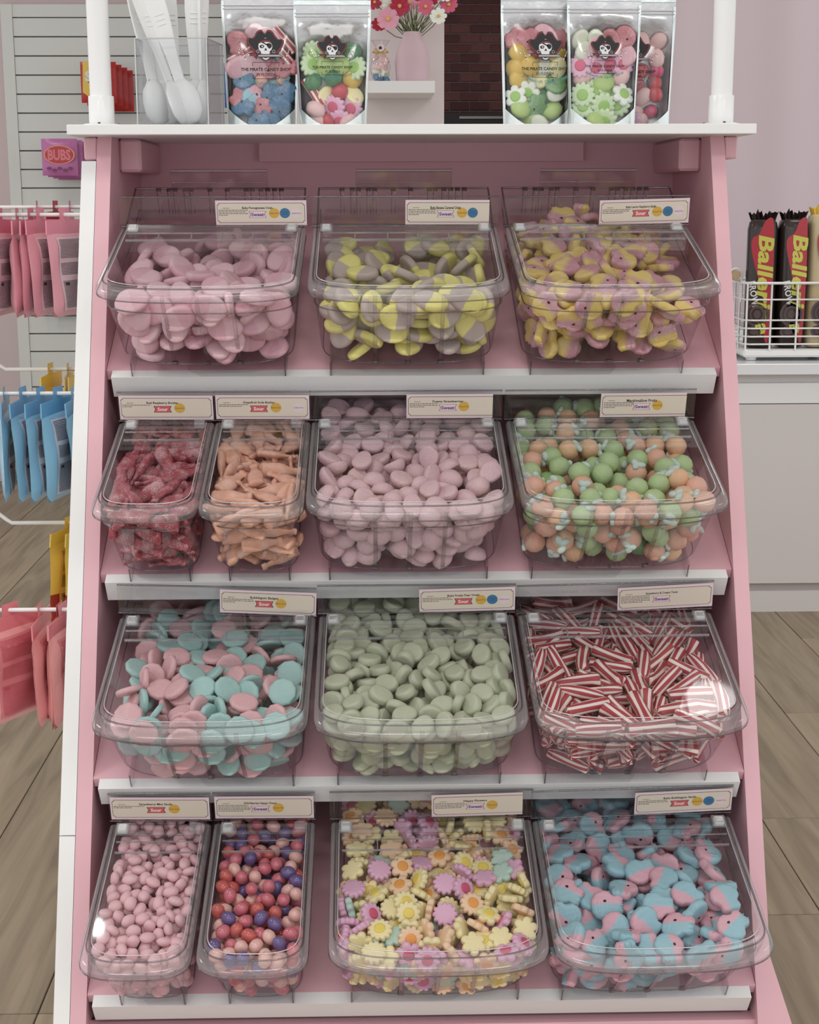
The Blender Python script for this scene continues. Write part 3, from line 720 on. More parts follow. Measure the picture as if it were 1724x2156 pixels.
def fill(binfo, kinds, surf, label, group, stuff_label, K=20, pack=.92, amax=None, seed=0, cat='candy'):
    global rng
    rng = np.random.default_rng(100+seed)
    _, MW, D, bb, bk = binfo
    cell = .0015; hwm = .0985-D; X0, A0 = -hwm, -.034
    nx = int(2*hwm/cell)+1; na = int((bk-A0)/cell)+1
    gx = X0+cell*np.arange(nx); ga = A0+cell*np.arange(na)
    GX, GA = np.meshgrid(gx, ga, indexing='ij')
    def walls(p): 
        t = p/.085; return .0925-D+.0042*t, -.0002-.026*t
    # wall heights: where the flaring wall stands above the floor
    H = np.full((nx, na), np.inf)
    for p in np.arange(.13, -.001, -.003):
        hw, af = walls(p)
        s = np.clip(np.abs(GX)/hw, 0, 2)**3.0+np.clip((af+bb-GA)/bb, 0, 2)**3.0
        H[(s <= 1) & (GA <= bk-.004)] = max(p, .001)
    W = np.array([k.wt for k in kinds]); W = W/W.sum(); placed = []; fails = 0
    rmax = max(max(k.rad) for k in kinds); am = amax or bk-.012
    while fails < 30 and len(placed) < 1500:
        kd = kinds[rng.choice(len(kinds), p=W)]; best = None
        for q in range(K):
            rot = rand_rot(kd.style)
            cx = rng.uniform(X0+.004, -X0-.004); ca = rng.uniform(A0+.004, am); rs_ = rng.random()
            if rs_ < .35: ca = A0+.004+.05*rng.random()
            elif rs_ < .6: cx = (1 if rng.random() < .5 else -1)*(-X0-.004-.03*rng.random())
            hw, af = walls(.05)
            if kd.style == 'disc' and rng.random() < .45 and ca < af+.022 and abs(cx) < hw*.85:
                rot = Matrix.Rotation(R(72)+rng.normal(0, .16), 3, 'X') @ Matrix.Rotation(rng.uniform(0, 6.28), 3, 'Z')
            Rm = np.array(rot); E3 = (Rm*(np.array(kd.rad)*pack)**2) @ Rm.T
            ex, ea, ez = np.sqrt(np.diag(E3))
            i0 = max(int((cx-ex-X0)/cell), 0); i1 = min(int((cx+ex-X0)/cell)+2, nx); j0 = max(int((ca-ea-A0)/cell), 0); j1 = min(int((ca+ea-A0)/cell)+2, na)
            dx = gx[i0:i1, None]-cx; da = ga[None, j0:j1]-ca
            S = E3[:2, :2]; Si = np.linalg.inv(S); e = E3[2, :2] @ Si
            qf = Si[0, 0]*dx*dx+2*Si[0, 1]*dx*da+Si[1, 1]*da*da; m = qf < .97
            sg = math.sqrt(max(E3[2, 2]-e @ E3[:2, 2], 1e-10))
            rad = np.sqrt(np.clip(1-qf, 0, 1))*sg; pl_ = e[0]*dx+e[1]*da
            Hs = H[i0:i1, j0:j1]
            if not m.any(): continue
            zc = (Hs-(pl_-rad))[m].max()
            if not np.isfinite(zc): continue
            hw, af = walls(max(zc-ez*.55, 0))
            if abs(cx)+ex*.95 > hw or ca+ea > am+.012: continue
            if ca-ea*.95 < af: continue
            if ca-ea < af+bb and ((abs(cx)+ex*.72)/hw)**3+(max(0, af+bb-ca+ea*.80)/bb)**3 > 1.08: continue
            top = zc+ez*.35-surf(cx, ca)
            if top > 0: continue
            sc = top+rng.uniform(0, .012)
            if best is None or sc < best[0]: best = (sc, zc, cx, ca, rot, (i0, i1, j0, j1), m, pl_+rad, ez)
        if best is None: fails += 1; continue
        fails = 0
        _, zc, cx, ca, rot, (i0, i1, j0, j1), m, tp, ez = best
        sub = H[i0:i1, j0:j1]; sub[m] = np.maximum(sub[m], (tp+zc)[m])
        hw, af = walls(zc)
        vis = min(surf(cx, ca)-zc, (ca-af)*.8 if zc < .09 else 9, (hw-abs(cx))*1.3)
        placed.append((vis, kd, Matrix.Translation((cx, ca, zc)) @ rot.to_4x4()))
    placed.sort(key=lambda t: t[0])
    lim = 1.7*rmax+.004
    ind = [t for t in placed if t[0] < lim][:300]; rest = placed[len(ind):]
    for _, kd, M in ind: place_candy(kd, MW @ M, None if kd.desc else label, cat, group)
    if rest:
        used = {}; mats_ = []; V = []; F = []; MI = []; SM = []; off = 0
        for _, kd, M in rest:
            me = kd.me
            if me.name not in used:
                co = np.empty(len(me.vertices)*3); me.vertices.foreach_get('co', co)
                base = len(mats_); mats_ += list(me.materials)
                used[me.name] = (co.reshape(-1, 3), [tuple(p.vertices) for p in me.polygons], [base+p.material_index for p in me.polygons])
            co, fc, mi = used[me.name]; A = np.array(M)
            V.append(co @ A[:3, :3].T+A[:3, 3]); F += [tuple(i+off for i in q) for q in fc]; MI += mi; off += len(co)
        me = bpy.data.meshes.new('candy_filling'); me.from_pydata(np.concatenate(V).tolist(), [], F)
        for q in mats_: me.materials.append(q)
        me.polygons.foreach_set('material_index', MI); me.polygons.foreach_set('use_smooth', [True]*len(F)); me.update()
        o = obj('candy_filling', me); o.matrix_world = MW; tag(o, stuff_label, 'candy', kind='stuff')
    return len(ind), len(rest)

S_full = lambda d: (lambda x, a: p_top(a)-d-max(0, a-.09)*.12)
S_r1 = lambda x, a: .092-.29*max(0, a+.01)+.008*math.sin(x*40+a*30)
S_r1c = lambda x, a: .088-.16*max(0, a+.02)+.010*math.sin(x*30+2)-.10*max(0, x-.03)
S_slope = lambda x, a: p_top(a)-.016-max(0, a-.06)*.22
BINS = [
 (0, -.2240, -.5, 1, 'pom', 'Bubs Pomegranate Ovals', 'Sweet', 'ybp', 4, 0, 0, S_r1, 'wide clear bin of pink ovals, leftmost on the top shelf', 'pink two-tone oval foam candy in the pomegranate bin', 'pomegranate ovals in the top left bin', 0),
 (0, -.0087, 0, 1, 'ban', 'Bubs Banana Caramel Ovals', 'Sweet', 'yb', 4, .2, 1, S_r1, 'wide clear bin of yellow and taupe ovals on the top shelf', 'yellow and taupe oval foam candy in the banana caramel bin', 'banana caramel ovals in the top middle bin', 0),
 (0, .2085, 1.0, 1, 'lem', 'Bubs Lemon Raspberry Skulls', 'Sour', 'ybp', 3, -1.2, 0, S_r1c, 'wide clear bin of yellow and pink sugared skulls on the top shelf', 'yellow and pink sugared skull candy in the top shelf bin', 'lemon raspberry skulls in the top right bin', -.3),
 (1, -.2712, -.4, 0, 'ras', 'Red Raspberry Bottles', 'Sour', 'y', 2, .3, 0, S_full(.016), 'narrow clear bin of dark red sugared bottles', 'dark red sugared bottle candy in the raspberry bin', 'raspberry bottles on the second shelf', 0),
 (1, -.1667, -.3, 0, 'gra', 'Grapefruit Soda Bottles', 'Sour', 'y_p', 2, .3, 0, S_full(.012), 'narrow clear bin of peach coloured sugared bottles', 'peach coloured sugared bottle candy in the grapefruit bin', 'grapefruit bottles on the second shelf', 0),
 (1, -.0100, 0, 1, 'str', 'Foamy Strawberries', 'Sweet', 'y', 3, 0, 1, S_full(.010), 'wide clear bin of pale pink foam strawberries on the second shelf', 'pale pink foam strawberry candy in the second shelf bin', 'foamy strawberries on the second shelf', 0),
 (1, .2034, .8, 1, 'mar', 'Marshmallow Fruits', 'Sweet', 'y', 4, -.2, 1, S_full(.012), 'wide clear bin of green and orange marshmallow fruits', 'round marshmallow fruit with mint leaf in the second shelf bin', 'marshmallow fruits on the second shelf', 0),
 (2, -.2132, -.8, 1, 'bad', 'Bubblegum Badges', 'Sour', 'y', 3, 1.4, 0, S_slope, 'wide clear bin of pink and teal round badges', 'flat round pink or teal candy in the badges bin', 'bubblegum badges on the third shelf', 1.6),
 (2, -.0016, -.1, 1, 'pea', 'Bubs Fruity Pear Ovals', 'Sour', 'ybp', 3, -1.4, 0, S_full(.010), 'wide clear bin of pale green ovals on the third shelf', 'pale green oval foam candy in the pear bin', 'pear ovals on the third shelf', 0),
 (2, .2107, .9, 1, 'twi', 'Strawberry & Cream Twist', 'Sweet', '', 5, -1.8, 0, S_slope, 'wide clear bin of red and white striped twists', 'red and white striped twist candy in the third shelf bin', 'strawberry cream twists on the third shelf', -1.0),
 (3, -.2691, -.8, 0, 'min', 'Strawberry Mini Skulls', 'Sour', 'y', 2, .4, 0, S_full(.011), 'narrow clear bin of small pink mini skulls, bottom shelf', 'small pink candy pebble in the mini skulls bin', 'strawberry mini skulls on the bottom shelf', 0),
 (3, -.1614, -.3, 0, 'chw', 'Wild Berries Happy Chews', 'Sweet', 'y', 5, .2, 0, S_full(.011), 'narrow clear bin of glossy red, peach and violet chews', 'glossy berry chew in the narrow bottom shelf bin', 'berry chews on the bottom shelf', 0),
 (3, .0116, .3, 1, 'flo', 'Happy Flowers', 'Sweet', 'y', 4, -1.4, 1, S_full(.012), 'wide clear bin of pastel flower candies on the bottom shelf', 'pastel flower candy in the bottom shelf bin', 'happy flowers on the bottom shelf', 0),
 (3, .2215, 1.6, 1, 'bub', 'Bubs Bubblegum Skulls', 'Sour', 'ybp', 3, -1.4, 0, S_slope, 'wide clear bin of blue and pink skulls, bottom shelf right', 'blue and pink foam skull candy in the bottom shelf bin', 'bubblegum skulls on the bottom shelf', -.6),
]
import time as _t
_t0 = _t.time()
for i, (row, x, yaw, wide, key, title, taste, badges, lines, ctilt, cut, surf, blab, clab, grp, ht) in enumerate(BINS):
    b = make_bin(row, x, yaw, wide, blab, title, taste, badges, lines, ctilt, cut, ht)
    b[0].pop('group', None) if 'group' in b[0] else None
    r_ = fill(b, K_[key], surf, clab, grp, 'mass of the same candies packed deeper in the '+grp.split(' in ')[0].split(' on ')[0]+' bin', seed=i, pack=.84 if key in ('ras', 'gra', 'twi') else .92, K={'ras': 36, 'gra': 36, 'twi': 30, 'bad': 8, 'pom': 12, 'ban': 12, 'pea': 14, 'bub': 12, 'flo': 14}.get(key, 20))

# ================================================================== THINGS ON THE TOP BOARD
BT = 1.2818
# --- clear cup with white scoops
cup = thing('scoop_cup', 'clear acrylic box holding the white scoops', 'cup', (at(383, 262, 1.80).x, 1.80, BT), (0, 0, R(-7)))
cw_, ch_, ct_ = .0405, .0955, .0022
e = MB()
for a, b in (((-cw_, -cw_), (cw_, -cw_+ct_)), ((-cw_, cw_-ct_), (cw_, cw_)), ((-cw_, -cw_+ct_), (-cw_+ct_, cw_-ct_)), ((cw_-ct_, -cw_+ct_), (cw_, cw_-ct_))):
    e.box((a[0], a[1], 0), (b[0], b[1], ch_))
obj('walls', e, cup, ACRYL)
obj('base_plate', MB().box((-cw_, -cw_, 0), (cw_, cw_, .003)), cup, ACRYL)
e = MB()
cs = [(-cw_, -cw_), (cw_, -cw_), (cw_, cw_), (-cw_, cw_)]
for i in range(4):
    a, b = cs[i], cs[(i+1) % 4]
    e.tube([(*a, ch_), (*b, ch_)], .0008, 5); e.tube([(*a, .001), (*b, .001)], .0010, 5); e.tube([(*a, 0), (*a, ch_)], .0009, 5)
obj('edge', e, cup, MATS['edge_bright'])
SCOOP = mat('scoop_white', (238, 238, 236), .4)
def scoop_proto():
    t = thing('scoop', '', 'scoop')
    def ribbon(prof, th):
        v = []; f = []
        for (z, hw, y, c) in prof:
            for q in (-1, -.5, 0, .5, 1): v.append((q*hw, y-c*(1-q*q), z))
        k = 5; n = len(prof)
        for i in range(n-1):
            for j in range(k-1): f.append((i*k+j, i*k+j+1, (i+1)*k+j+1, (i+1)*k+j))
        o = len(v); v += [(a, b+th, c) for a, b, c in v]
        f += [tuple(reversed([q+o for q in g])) for g in f[:]]
        ring = [i*k for i in range(n)]+[(n-1)*k+j for j in range(1, k)]+[i*k+k-1 for i in range(n-2, -1, -1)]+[j for j in range(k-2, 0, -1)]
        for i in range(len(ring)): a, b = ring[i], ring[(i+1) % len(ring)]; f.append((a, b, b+o, a+o))
        return v, f
    bowl = [(0, .006, 0, .000), (.003, .011, 0, .002), (.012, .0165, 0, .006), (.026, .0175, 0, .008), (.038, .0155, 0, .006), (.046, .009, 0, .002), (.050, .0065, 0, 0)]
    v, f = ribbon(bowl, .0014); obj('bowl', MB().add(v, f, 0, True), t, SCOOP)
    hd = [(.049, .0058, 0, 0), (.075, .0065, 0, 0), (.10, .0095, 0, 0), (.125, .0115, 0, 0), (.150, .0118, 0, 0), (.160, .010, 0, 0), (.163, .006, 0, 0)]
    v, f = ribbon(hd, .003); h = obj('handle', MB().add(v, f, 0, False), t, SCOOP)
    for q in range(3): obj('grip_ridge', MB().rbox((-.0055, -.0008, .111+q*.0055), (.0055, .0004, .1122+q*.0055), .0003), h, SCOOP)
    return t
sc0 = scoop_proto(); pos = [(-.026, -.010, -9, 2, 48), (-.018, .004, -7, 3, 6), (-.006, .024, -3, 2, 70), (.020, -.022, -16, 2, -6), (.016, .012, 2, 3, 0), (.028, .004, 3, 2, 78), (-.010, .018, -12, 3, 80), (.004, .024, 4, 2, -80), (.012, -.026, -19, 3, 70)]
lab = ['outermost on the left, handle turned sideways', 'upright just right of the leftmost one', 'standing at the back with edge showing', 'leaning left across the front', 'upright at the middle right', 'on the right with its edge towards us', 'leaning back on the left side', 'behind the middle with tip hidden', 'at the front right, bowl against the wall']
cm = Matrix.Translation(cup.location) @ Euler(cup.rotation_euler).to_matrix().to_4x4()
for i, (x, y, lean, pit, sp_) in enumerate(pos):
    o = sc0 if i == 0 else copy_tree(sc0)
    tag(o, 'white plastic scoop '+lab[i], 'scoop', 'white scoops in the clear cup')
    o.matrix_world = cm @ Matrix.Translation((x*.85, y*.85, .0045)) @ Matrix.Rotation(R(lean), 4, 'Y') @ Matrix.Rotation(R(pit), 4, 'X') @ Matrix.Rotation(R(sp_), 4, 'Z')

# --- pouches
SILV = mat('silver_foil', (206, 206, 208), .36, metal=1, bump=.8, bscale=45)
SEAL = mat('silver_seal', (226, 236, 234), .3, metal=.85, bump=.3, bscale=150)
LM = [mat('logo_black', (26, 24, 26), .5), mat('logo_red', (140, 40, 44), .5), mat('logo_white', (226, 226, 228), .5), mat('logo_grey', (170, 172, 178), .5), mat('logo_teal', (60, 140, 140), .5)]
HAT = [(-375, 60), (-355, 100), (-315, 115), (-265, 100), (-215, 140), (-175, 220), (-135, 255), (-70, 270), (-45, 230), (-25, 200), (5, 195), (25, 220), (35, 260), (105, 260), (155, 225), (205, 140), (265, 75), (335, 90), (375, 50), (365, -10), (325, -90), (275, -160), (225, -200), (120, -200), (0, -160), (-120, -190), (-175, -180), (-255, -130), (-315, -60), (-360, 0)]
def pirate(mb, cx, cz, s, y):
    k = s/750.0
    def P(pts, mi, dy): mb.flat([(cx+a*k, cz+b*k) for a, b in pts], y-dy, mi)
    def shrink(pts, d): return [(a*(1-d/300), (b-40)*(1-d/220)+40) for a, b in pts]
    P(HAT, 0, 0); P(shrink(HAT, 9), 1, .0001); P(shrink(HAT, 30), 0, .0002)
    P([(-30, 95), (-10, 112), (0, 104), (10, 112), (30, 95), (10, 100), (0, 92), (-10, 100)], 3, .0003)
    P([(-125, 0), (-90, 50), (0, 68), (90, 50), (130, 5), (80, 25), (0, 34), (-80, 25)], 1, .00035)
    P([(-140, -50), (-130, 0), (-70, 22), (0, 30), (70, 25), (125, 0), (140, -60), (120, -120), (85, -150), (80, -200), (0, -215), (-85, -195), (-95, -150), (-130, -115)], 2, .0004)
    P([(-115, -40), (-60, -20), (-20, -45), (-40, -80), (-80, -90), (-110, -75)], 0, .0005); P(circle(-62, -55, 15, n=8), 2, .0006)
    P([(20, -10), (60, 10), (120, -5), (130, -60), (90, -100), (55, -85), (30, -40)], 0, .0005); P([(-80, 22), (-40, 30), (60, -30), (50, -45)], 0, .0005)
    P([(-5, -90), (15, -90), (35, -140), (5, -128), (-22, -140)], 0, .0005)
    P([(-85, -262), (-60, -305), (-20, -325), (30, -325), (70, -300), (95, -262), (0, -280)], 0, .0004); P([(-65, -265), (-45, -295), (-15, -310), (25, -310), (55, -292), (75, -265), (0, -285)], 2, .0005)
    P([(-165, -238), (-130, -200), (270, -205), (320, -228), (360, -262), (260, -262), (-150, -262)], 0, .0006); P([(-150, -238), (-125, -215), (265, -215), (310, -235), (335, -252), (260, -250), (-140, -250)], 3, .0007)
    P([(-350, -195), (-300, -180), (-170, -175), (-155, -200), (-175, -300), (-215, -270), (-235, -240), (-330, -235)], 0, .0006); P([(-320, -200), (-200, -188), (-180, -215), (-185, -275), (-220, -240), (-310, -225)], 1, .0007); P(circle(-332, -216, 16, n=8), 2, .0008)
    for sx in (-150, 165):
        for q in range(10):
            a0, a1 = 2*math.pi*q/10, 2*math.pi*(q+1)/10
            P([(sx+30*math.cos(a0), -150+34*math.sin(a0)), (sx+30*math.cos(a1), -150+34*math.sin(a1)), (sx+20*math.cos(a1), -150+24*math.sin(a1)), (sx+20*math.cos(a0), -150+24*math.sin(a0))], 3, .0004)
    for sx in (-1, 1):        # candy canes
        path = [(sx*390, -315), (sx*430, -215), (sx*455, -165)]+[(sx*(490-35*math.cos(t*math.pi/5)), -150+35*math.sin(t*math.pi/5)) for t in range(0, 6)]+[(sx*528, -190)]
        for i in range(len(path)-1):
            (a, b), (c, d) = path[i], path[i+1]; n_ = 3 if i < 2 else 1
            for q in range(n_):
                p0 = (a+(c-a)*q/n_, b+(d-b)*q/n_); p1 = (a+(c-a)*(q+1)/n_, b+(d-b)*(q+1)/n_)
                dx, dz = p1[0]-p0[0], p1[1]-p0[1]; L_ = math.hypot(dx, dz); ox, oz = -dz/L_*10, dx/L_*10
                P([(p0[0]+ox, p0[1]+oz), (p0[0]-ox, p0[1]-oz), (p1[0]-ox, p1[1]-oz), (p1[0]+ox, p1[1]+oz)], 1 if (i+q) % 2 else 2, .0003)
def pouch(cx, Y, w, h, label, logo_s, logo_x, logo_z, zones, seed, tilt=0, wb=.9, rotz=0):
    t = thing('candy_pouch', label, 'candy pouch', (cx, Y, BT), (0, R(tilt), R(rotz)))
    rr = random.Random(seed)
    def width(v): return w/2*(wb+(1-wb)*min(1, v*1.2))
    def T(u, v): 
        k = max(0, 1-abs(u)**4)**.8
        return .0145*k*max(0, 1-(v/.84)**4)+.0004
    NU, NV = 14, 18
    def sheet(sgn, v0, v1, u0=-1, u1=1, off=0):
        vv = []; f = []
        for i in range(NV+1):
            v_ = v0+(v1-v0)*i/NV
            for j in range(NU+1):
                u = u0+(u1-u0)*j/NU; cr = .0006*math.sin(u*9+v_*23+seed)*max(0, 1-abs(u))
                vv.append((u*width(v_), sgn*(T(u, v_)+off)+cr, v_*h))
        for i in range(NV):
            for j in range(NU): q = i*(NU+1)+j; f.append((q, q+1, q+NU+2, q+NU+1))
        return vv, f
    v, f = sheet(-1, 0, 1); obj('front_film', MB().add(v, f, 0, True), t, FILM)
    v, f = sheet(1, 0, 1); obj('back_foil', MB().add(v, f, 0, True), t, SILV)
    for sx in (-1, 1):
        a, b = (.93, 1.0) if sx > 0 else (-1.0, -.93)
        v, f = sheet(-1, 0, .93, a, b, .0006); obj('side_seal', MB().add(v, f, 0, True), t, SEAL)
    v, f = sheet(-1, .965, 1.0, -1, 1, .0006); obj('top_seal', MB().add(v, f, 0, True), t, SEAL)
    zp = MB()
    for q in (.875, .9): zp.tube([(-width(q)*.97, -.0016, q*h), (width(q)*.97, -.0016, q*h)], .0007, 6)
    obj('zip_strip', zp, t, MATS['edge_bright'])
    for sx in (-1, 1):                      # foil gusset corners
        g = MB(); n = 10; vv = []; f = []
        for i in range(n+1):
            u = .95-.75*i/n; zt_ = h*(.15*(u/.95)**1.8-.005)
            vv += [(sx*u*width(.02), -T(u, .0)-.0012, .0005), (sx*u*width(.1), -T(u, .1)-.0010, max(.0008, zt_))]
        for i in range(n): f.append((2*i, 2*i+1, 2*i+3, 2*i+2))
        obj('gusset_foil', g.add(vv, f, 0, True), t, SEAL)
    p = MB(); yf = -.0158
    pirate(p, logo_x, logo_z, logo_s, yf)
    tw = logo_s*1.33; z1 = logo_z-logo_s*.66
    text(p, 'THE PIRATE CANDY SHOP', logo_x, z1, w=tw, h=logo_s*.085, y=yf, bold=.03); text(p, 'IN FLORIDA', logo_x, z1-logo_s*.13, w=logo_s*.5, h=logo_s*.075, y=yf, bold=.01, shear=.25)
    bx_, bz_ = logo_s*.35, logo_s*.21
    for sg in (1, -1):
        zz = z1-logo_s*.03+sg*bz_; th = logo_s*.006
        p.flat([(logo_x-bx_, zz-th), (logo_x+bx_, zz-th), (logo_x+bx_, zz+th), (logo_x-bx_, zz+th)], yf, 0)
        for sx in (-1, 1): p.flat([(logo_x+sx*bx_-th, min(zz, zz-sg*logo_s*.1)), (logo_x+sx*bx_+th, min(zz, zz-sg*logo_s*.1)), (logo_x+sx*bx_+th, max(zz, zz-sg*logo_s*.1)), (logo_x+sx*bx_-th, max(zz, zz-sg*logo_s*.1))], yf, 0)
    words = 'A Swedish Candy Shop'; 
    for i, chh in enumerate(words):
        if chh == ' ': continue
        q = (i/(len(words)-1)-.5)*2; px_ = logo_x+q*tw*.47; pz_ = z1-logo_s*.40+.10*logo_s*q*q*1.6
        text(p, chh, 0, 0, em=logo_s*.125, y=0, mi=4, bold=.02, M=Matrix.Translation((px_, yf, pz_)) @ Matrix.Rotation(-q*.32, 4, 'Y'))
    obj('print', p, t, LM)
    # candies inside
    MW = Matrix.Translation((cx, Y, BT)) @ Euler((0, R(tilt), R(rotz))).to_matrix().to_4x4()
    items = []
    z = .007; row = 0
    while z < h*.70:
        v_ = z/h; hw = width(v_)*.80*(.75+.25*min(1, v_*6)); n = 4 if row % 2 == 0 else 3
        for i in range(n):
            x = (-hw+2*hw*(i+.5)/n)*1.0+rr.uniform(-.002, .002); zz = z+rr.uniform(-.003, .003)
            if v_ < .13 and abs(x) > width(v_)*(.25+4.5*v_): continue
            opts = next(o for lim_, o in zones if zz/h <= lim_)
            items.append((x, zz, rr.choice(opts)))
        z += .0150; row += 1
    for x, z, (kd, lab_) in items:
        th = kd.rad[2]; y = rr.uniform(-.0035, .006)
        base = Matrix.Rotation(R(90), 4, 'X') if kd.style != 'stick' else Matrix.Rotation(rr.uniform(.3, 1.4)*rr.choice((-1, 1)), 4, 'Y')
        M = MW @ Matrix.Translation((x, y, z)) @ Matrix.Rotation(R(rr.uniform(-28, 28)), 4, 'Z') @ Matrix.Rotation(R(rr.uniform(-28, 28)), 4, 'X') @ base @ Matrix.Rotation(rr.uniform(0, 6.28), 4, 'Z') if kd.style != 'stick' else MW @ Matrix.Translation((x, y, z)) @ base
        place_candy(kd, M @ Matrix.Scale(.98, 4), lab_+' inside the '+label.split(',')[0], 'candy', 'candies in the '+label.split(',')[0])
def jelly(rgb, nm, sug=.3): return sugared(nm, rgb, sug)
PK = {'pinkoval': (K_['pom'][0], 'pink oval candy'), 'roseskull': (skull_kind('rose_skull', .0145, .008, jelly((206, 120, 130), 'jelly_rose')), 'sugared rose skull'),
 'twist': (twist_kind(1, 9, .036, .006), 'striped twist candy'), 'bubskull': (K_['bub'][0], 'blue and pink skull candy'),
 'blueskull': (skull_kind('blue_skull', .0145, .008, jelly((70, 130, 170), 'jelly_blue')), 'sugared blue skull'), 'peach': (mk_blob('peach_chew', .0085, .008, .0075, mat('chew_peach2', (240, 176, 156), .3)), 'peach chew'),
 'gflower': (flower_kind('green', 'green', 12, 1, .0150), 'pale green daisy candy'), 'wflower': (flower_kind('white', 'green', 6, 1, .0140), 'white flower candy with green centre'), 'yflower': (flower_kind('yellow', 'yellow', 12, 1, .0150), 'yellow daisy candy'), 'pflower': (flower_kind('pink', 'pink', 12, 1, .0145), 'pink daisy candy'),
 'pear': (mk_blob('pear_jelly', .0135, .0125, .008, mat('jelly_lime', (178, 208, 110), .35), .02, 4), 'lime green jelly'), 'melon': (mk_blob('melon_chew', .0115, .0105, .009, mat('melon_green', (64, 132, 74), .3, var=.4, vscale=160), .03, 6), 'dark green melon chew'),
 'yell': (mk_blob('yellow_jelly', .0130, .0125, .008, mat('jelly_yellow', (224, 184, 40), .3), .05, 7), 'bright yellow jelly'), 'cream': (mk_puck('cream_oval', oval_pts(.013, .010), .008, mat('foam_cream', (244, 236, 170), .5), (.013, .010, .004)), 'pale yellow oval'),
 'red': (mk_blob('red_jelly', .0105, .0095, .008, mat('jelly_red', (206, 64, 74), .3), .03, 8), 'red jelly'), 'blush': (mk_blob('blush_foam', .0125, .010, .008, mat('foam_blush', (240, 196, 194), .5), .03, 9), 'blush pink foam candy'),
 'gskull': (skull_kind('green_skull', .0155, .008, jelly((110, 168, 96), 'jelly_green')), 'sugared green skull'), 'white': (mk_puck('white_oval', oval_pts(.0125, .0095), .009, mat('foam_white', (230, 234, 214), .5), (.0125, .0095, .0045)), 'creamy white oval'),
 'mag': (mk_blob('magenta_chew', .009, .0085, .008, mat('chew_magenta', (216, 70, 116), .25), .02, 5), 'magenta chew')}
def Z(*a): return [PK[k] for k in a]
pouch(at(553, 262, 1.80).x, 1.80, .0880, .1500, 'silver pouch of pink and blue candies, leftmost pouch', .0425, .006, .092, [(.22, Z('blueskull', 'blueskull', 'roseskull')), (.42, Z('bubskull', 'blueskull', 'roseskull', 'peach')), (.9, Z('pinkoval', 'roseskull', 'pinkoval', 'twist', 'roseskull'))], 1)
pouch(at(702, 262, 1.785).x, 1.785, .0870, .1385, 'silver pouch of green, yellow and pink candies, next to the shelf vase', .0340, 0, .0875, [(.22, Z('blush', 'red', 'pflower', 'blush')), (.36, Z('cream', 'red', 'twist', 'cream', 'pflower')), (.45, Z('cream', 'yell', 'melon')), (.9, Z('pear', 'melon', 'gflower', 'pear', 'melon'))], 2, wb=.86)
pouch(at(1128, 262, 1.795).x, 1.795, .0835, .1450, 'silver pouch of pink, yellow and green candies, left of three', .0400, .008, .0905, [(.36, Z('wflower', 'gskull', 'melon', 'white', 'pear')), (.48, Z('pear', 'cream', 'white', 'yell')), (.58, Z('yell', 'yflower', 'yell', 'pinkoval')), (.9, Z('roseskull', 'pinkoval', 'roseskull'))], 3)
pouch(at(1266, 262, 1.775).x, 1.775, .0835, .1420, 'silver pouch of pink and green candies, middle of three', .0330, 0, .0870, [(.32, Z('pear', 'gskull', 'gflower', 'wflower', 'gskull')), (.40, Z('white', 'pear', 'blush')), (.52, Z('mag', 'blush', 'pflower', 'red')), (.9, Z('pinkoval', 'roseskull', 'white', 'pinkoval'))], 4)
pouch(at(1335, 262, 1.835).x, 1.835, .0900, .1480, 'silver pouch of pink and red candies, half hidden behind', .0400, -.006, .0905, [(.25, Z('pflower', 'blush', 'mag', 'white')), (.5, Z('mag', 'red', 'blush', 'roseskull')), (.9, Z('pinkoval', 'blush', 'roseskull'))], 5)

# ================================================================== FLOATING SHELF, VASE, FLOWERS
shy = PY-.16
a, b = at(768, 175, shy), at(913, 200, shy)
fs = obj('floating_shelf', MB().rbox((-(b.x-a.x)/2, -.08, -(a.z-b.z)), ((b.x-a.x)/2, .16, 0), .001), None, WHITE, loc=((a.x+b.x)/2, shy+.08-.08, a.z)); tag(fs, 'small white floating shelf under the vase', 'shelf')
fs.location = ((a.x+b.x)/2, shy, a.z)
vy = shy+.02
vb = at(868, 175, vy); ppm = FPX/((at(868, 175, vy)-CAM).dot(fw))
vs = thing('flower_vase', 'mauve pink vase on the floating shelf', 'vase', (vb.x, vy, a.z+.0005))
prof = [(33, 0), (34, 6), (36, 30), (36.5, 45), (34, 62), (27, 80), (21, 92), (19.5, 100), (19, 103), (17.5, 104), (17, 100), (18, 85), (30, 60)]
obj('body', MB().lathe([(r_/ppm, z/ppm) for r_, z in prof], 28), vs, mat('vase_mauve', (206, 176, 184), .6, bump=.1, bscale=150))
PETM = {'pink': mat('petal_pink_flower', (236, 160, 184), .6), 'magenta': mat('petal_magenta', (190, 20, 70), .6), 'white': mat('petal_white', (244, 228, 232), .6), 'rose': mat('petal_rose', (222, 96, 130), .6)}
YC = mat('stamen_yellow', (236, 176, 60), .6); STEM = mat('stem_green', (96, 110, 50), .6)
fl_list = [(817, 40, 'pink', 22, 0), (797, 52, 'magenta', 15, 8), (822, 10, 'white', 18, 5), (842, 12, 'magenta', 20, -2), (788, 4, 'magenta', 15, 4), (862, 6, 'pink', 16, 5), (896, 14, 'rose', 17, 2), (923, 34, 'white', 17, -3), (945, 10, 'rose', 18, 6), (910, -8, 'magenta', 18, 8), (938, -12, 'white', 16, 4), (880, -14, 'magenta', 17, 8), (846, -16, 'rose', 16, 8), (808, -18, 'pink', 15, 8)]
names = {'pink': 'light pink', 'magenta': 'deep magenta', 'white': 'white', 'rose': 'rose pink'}
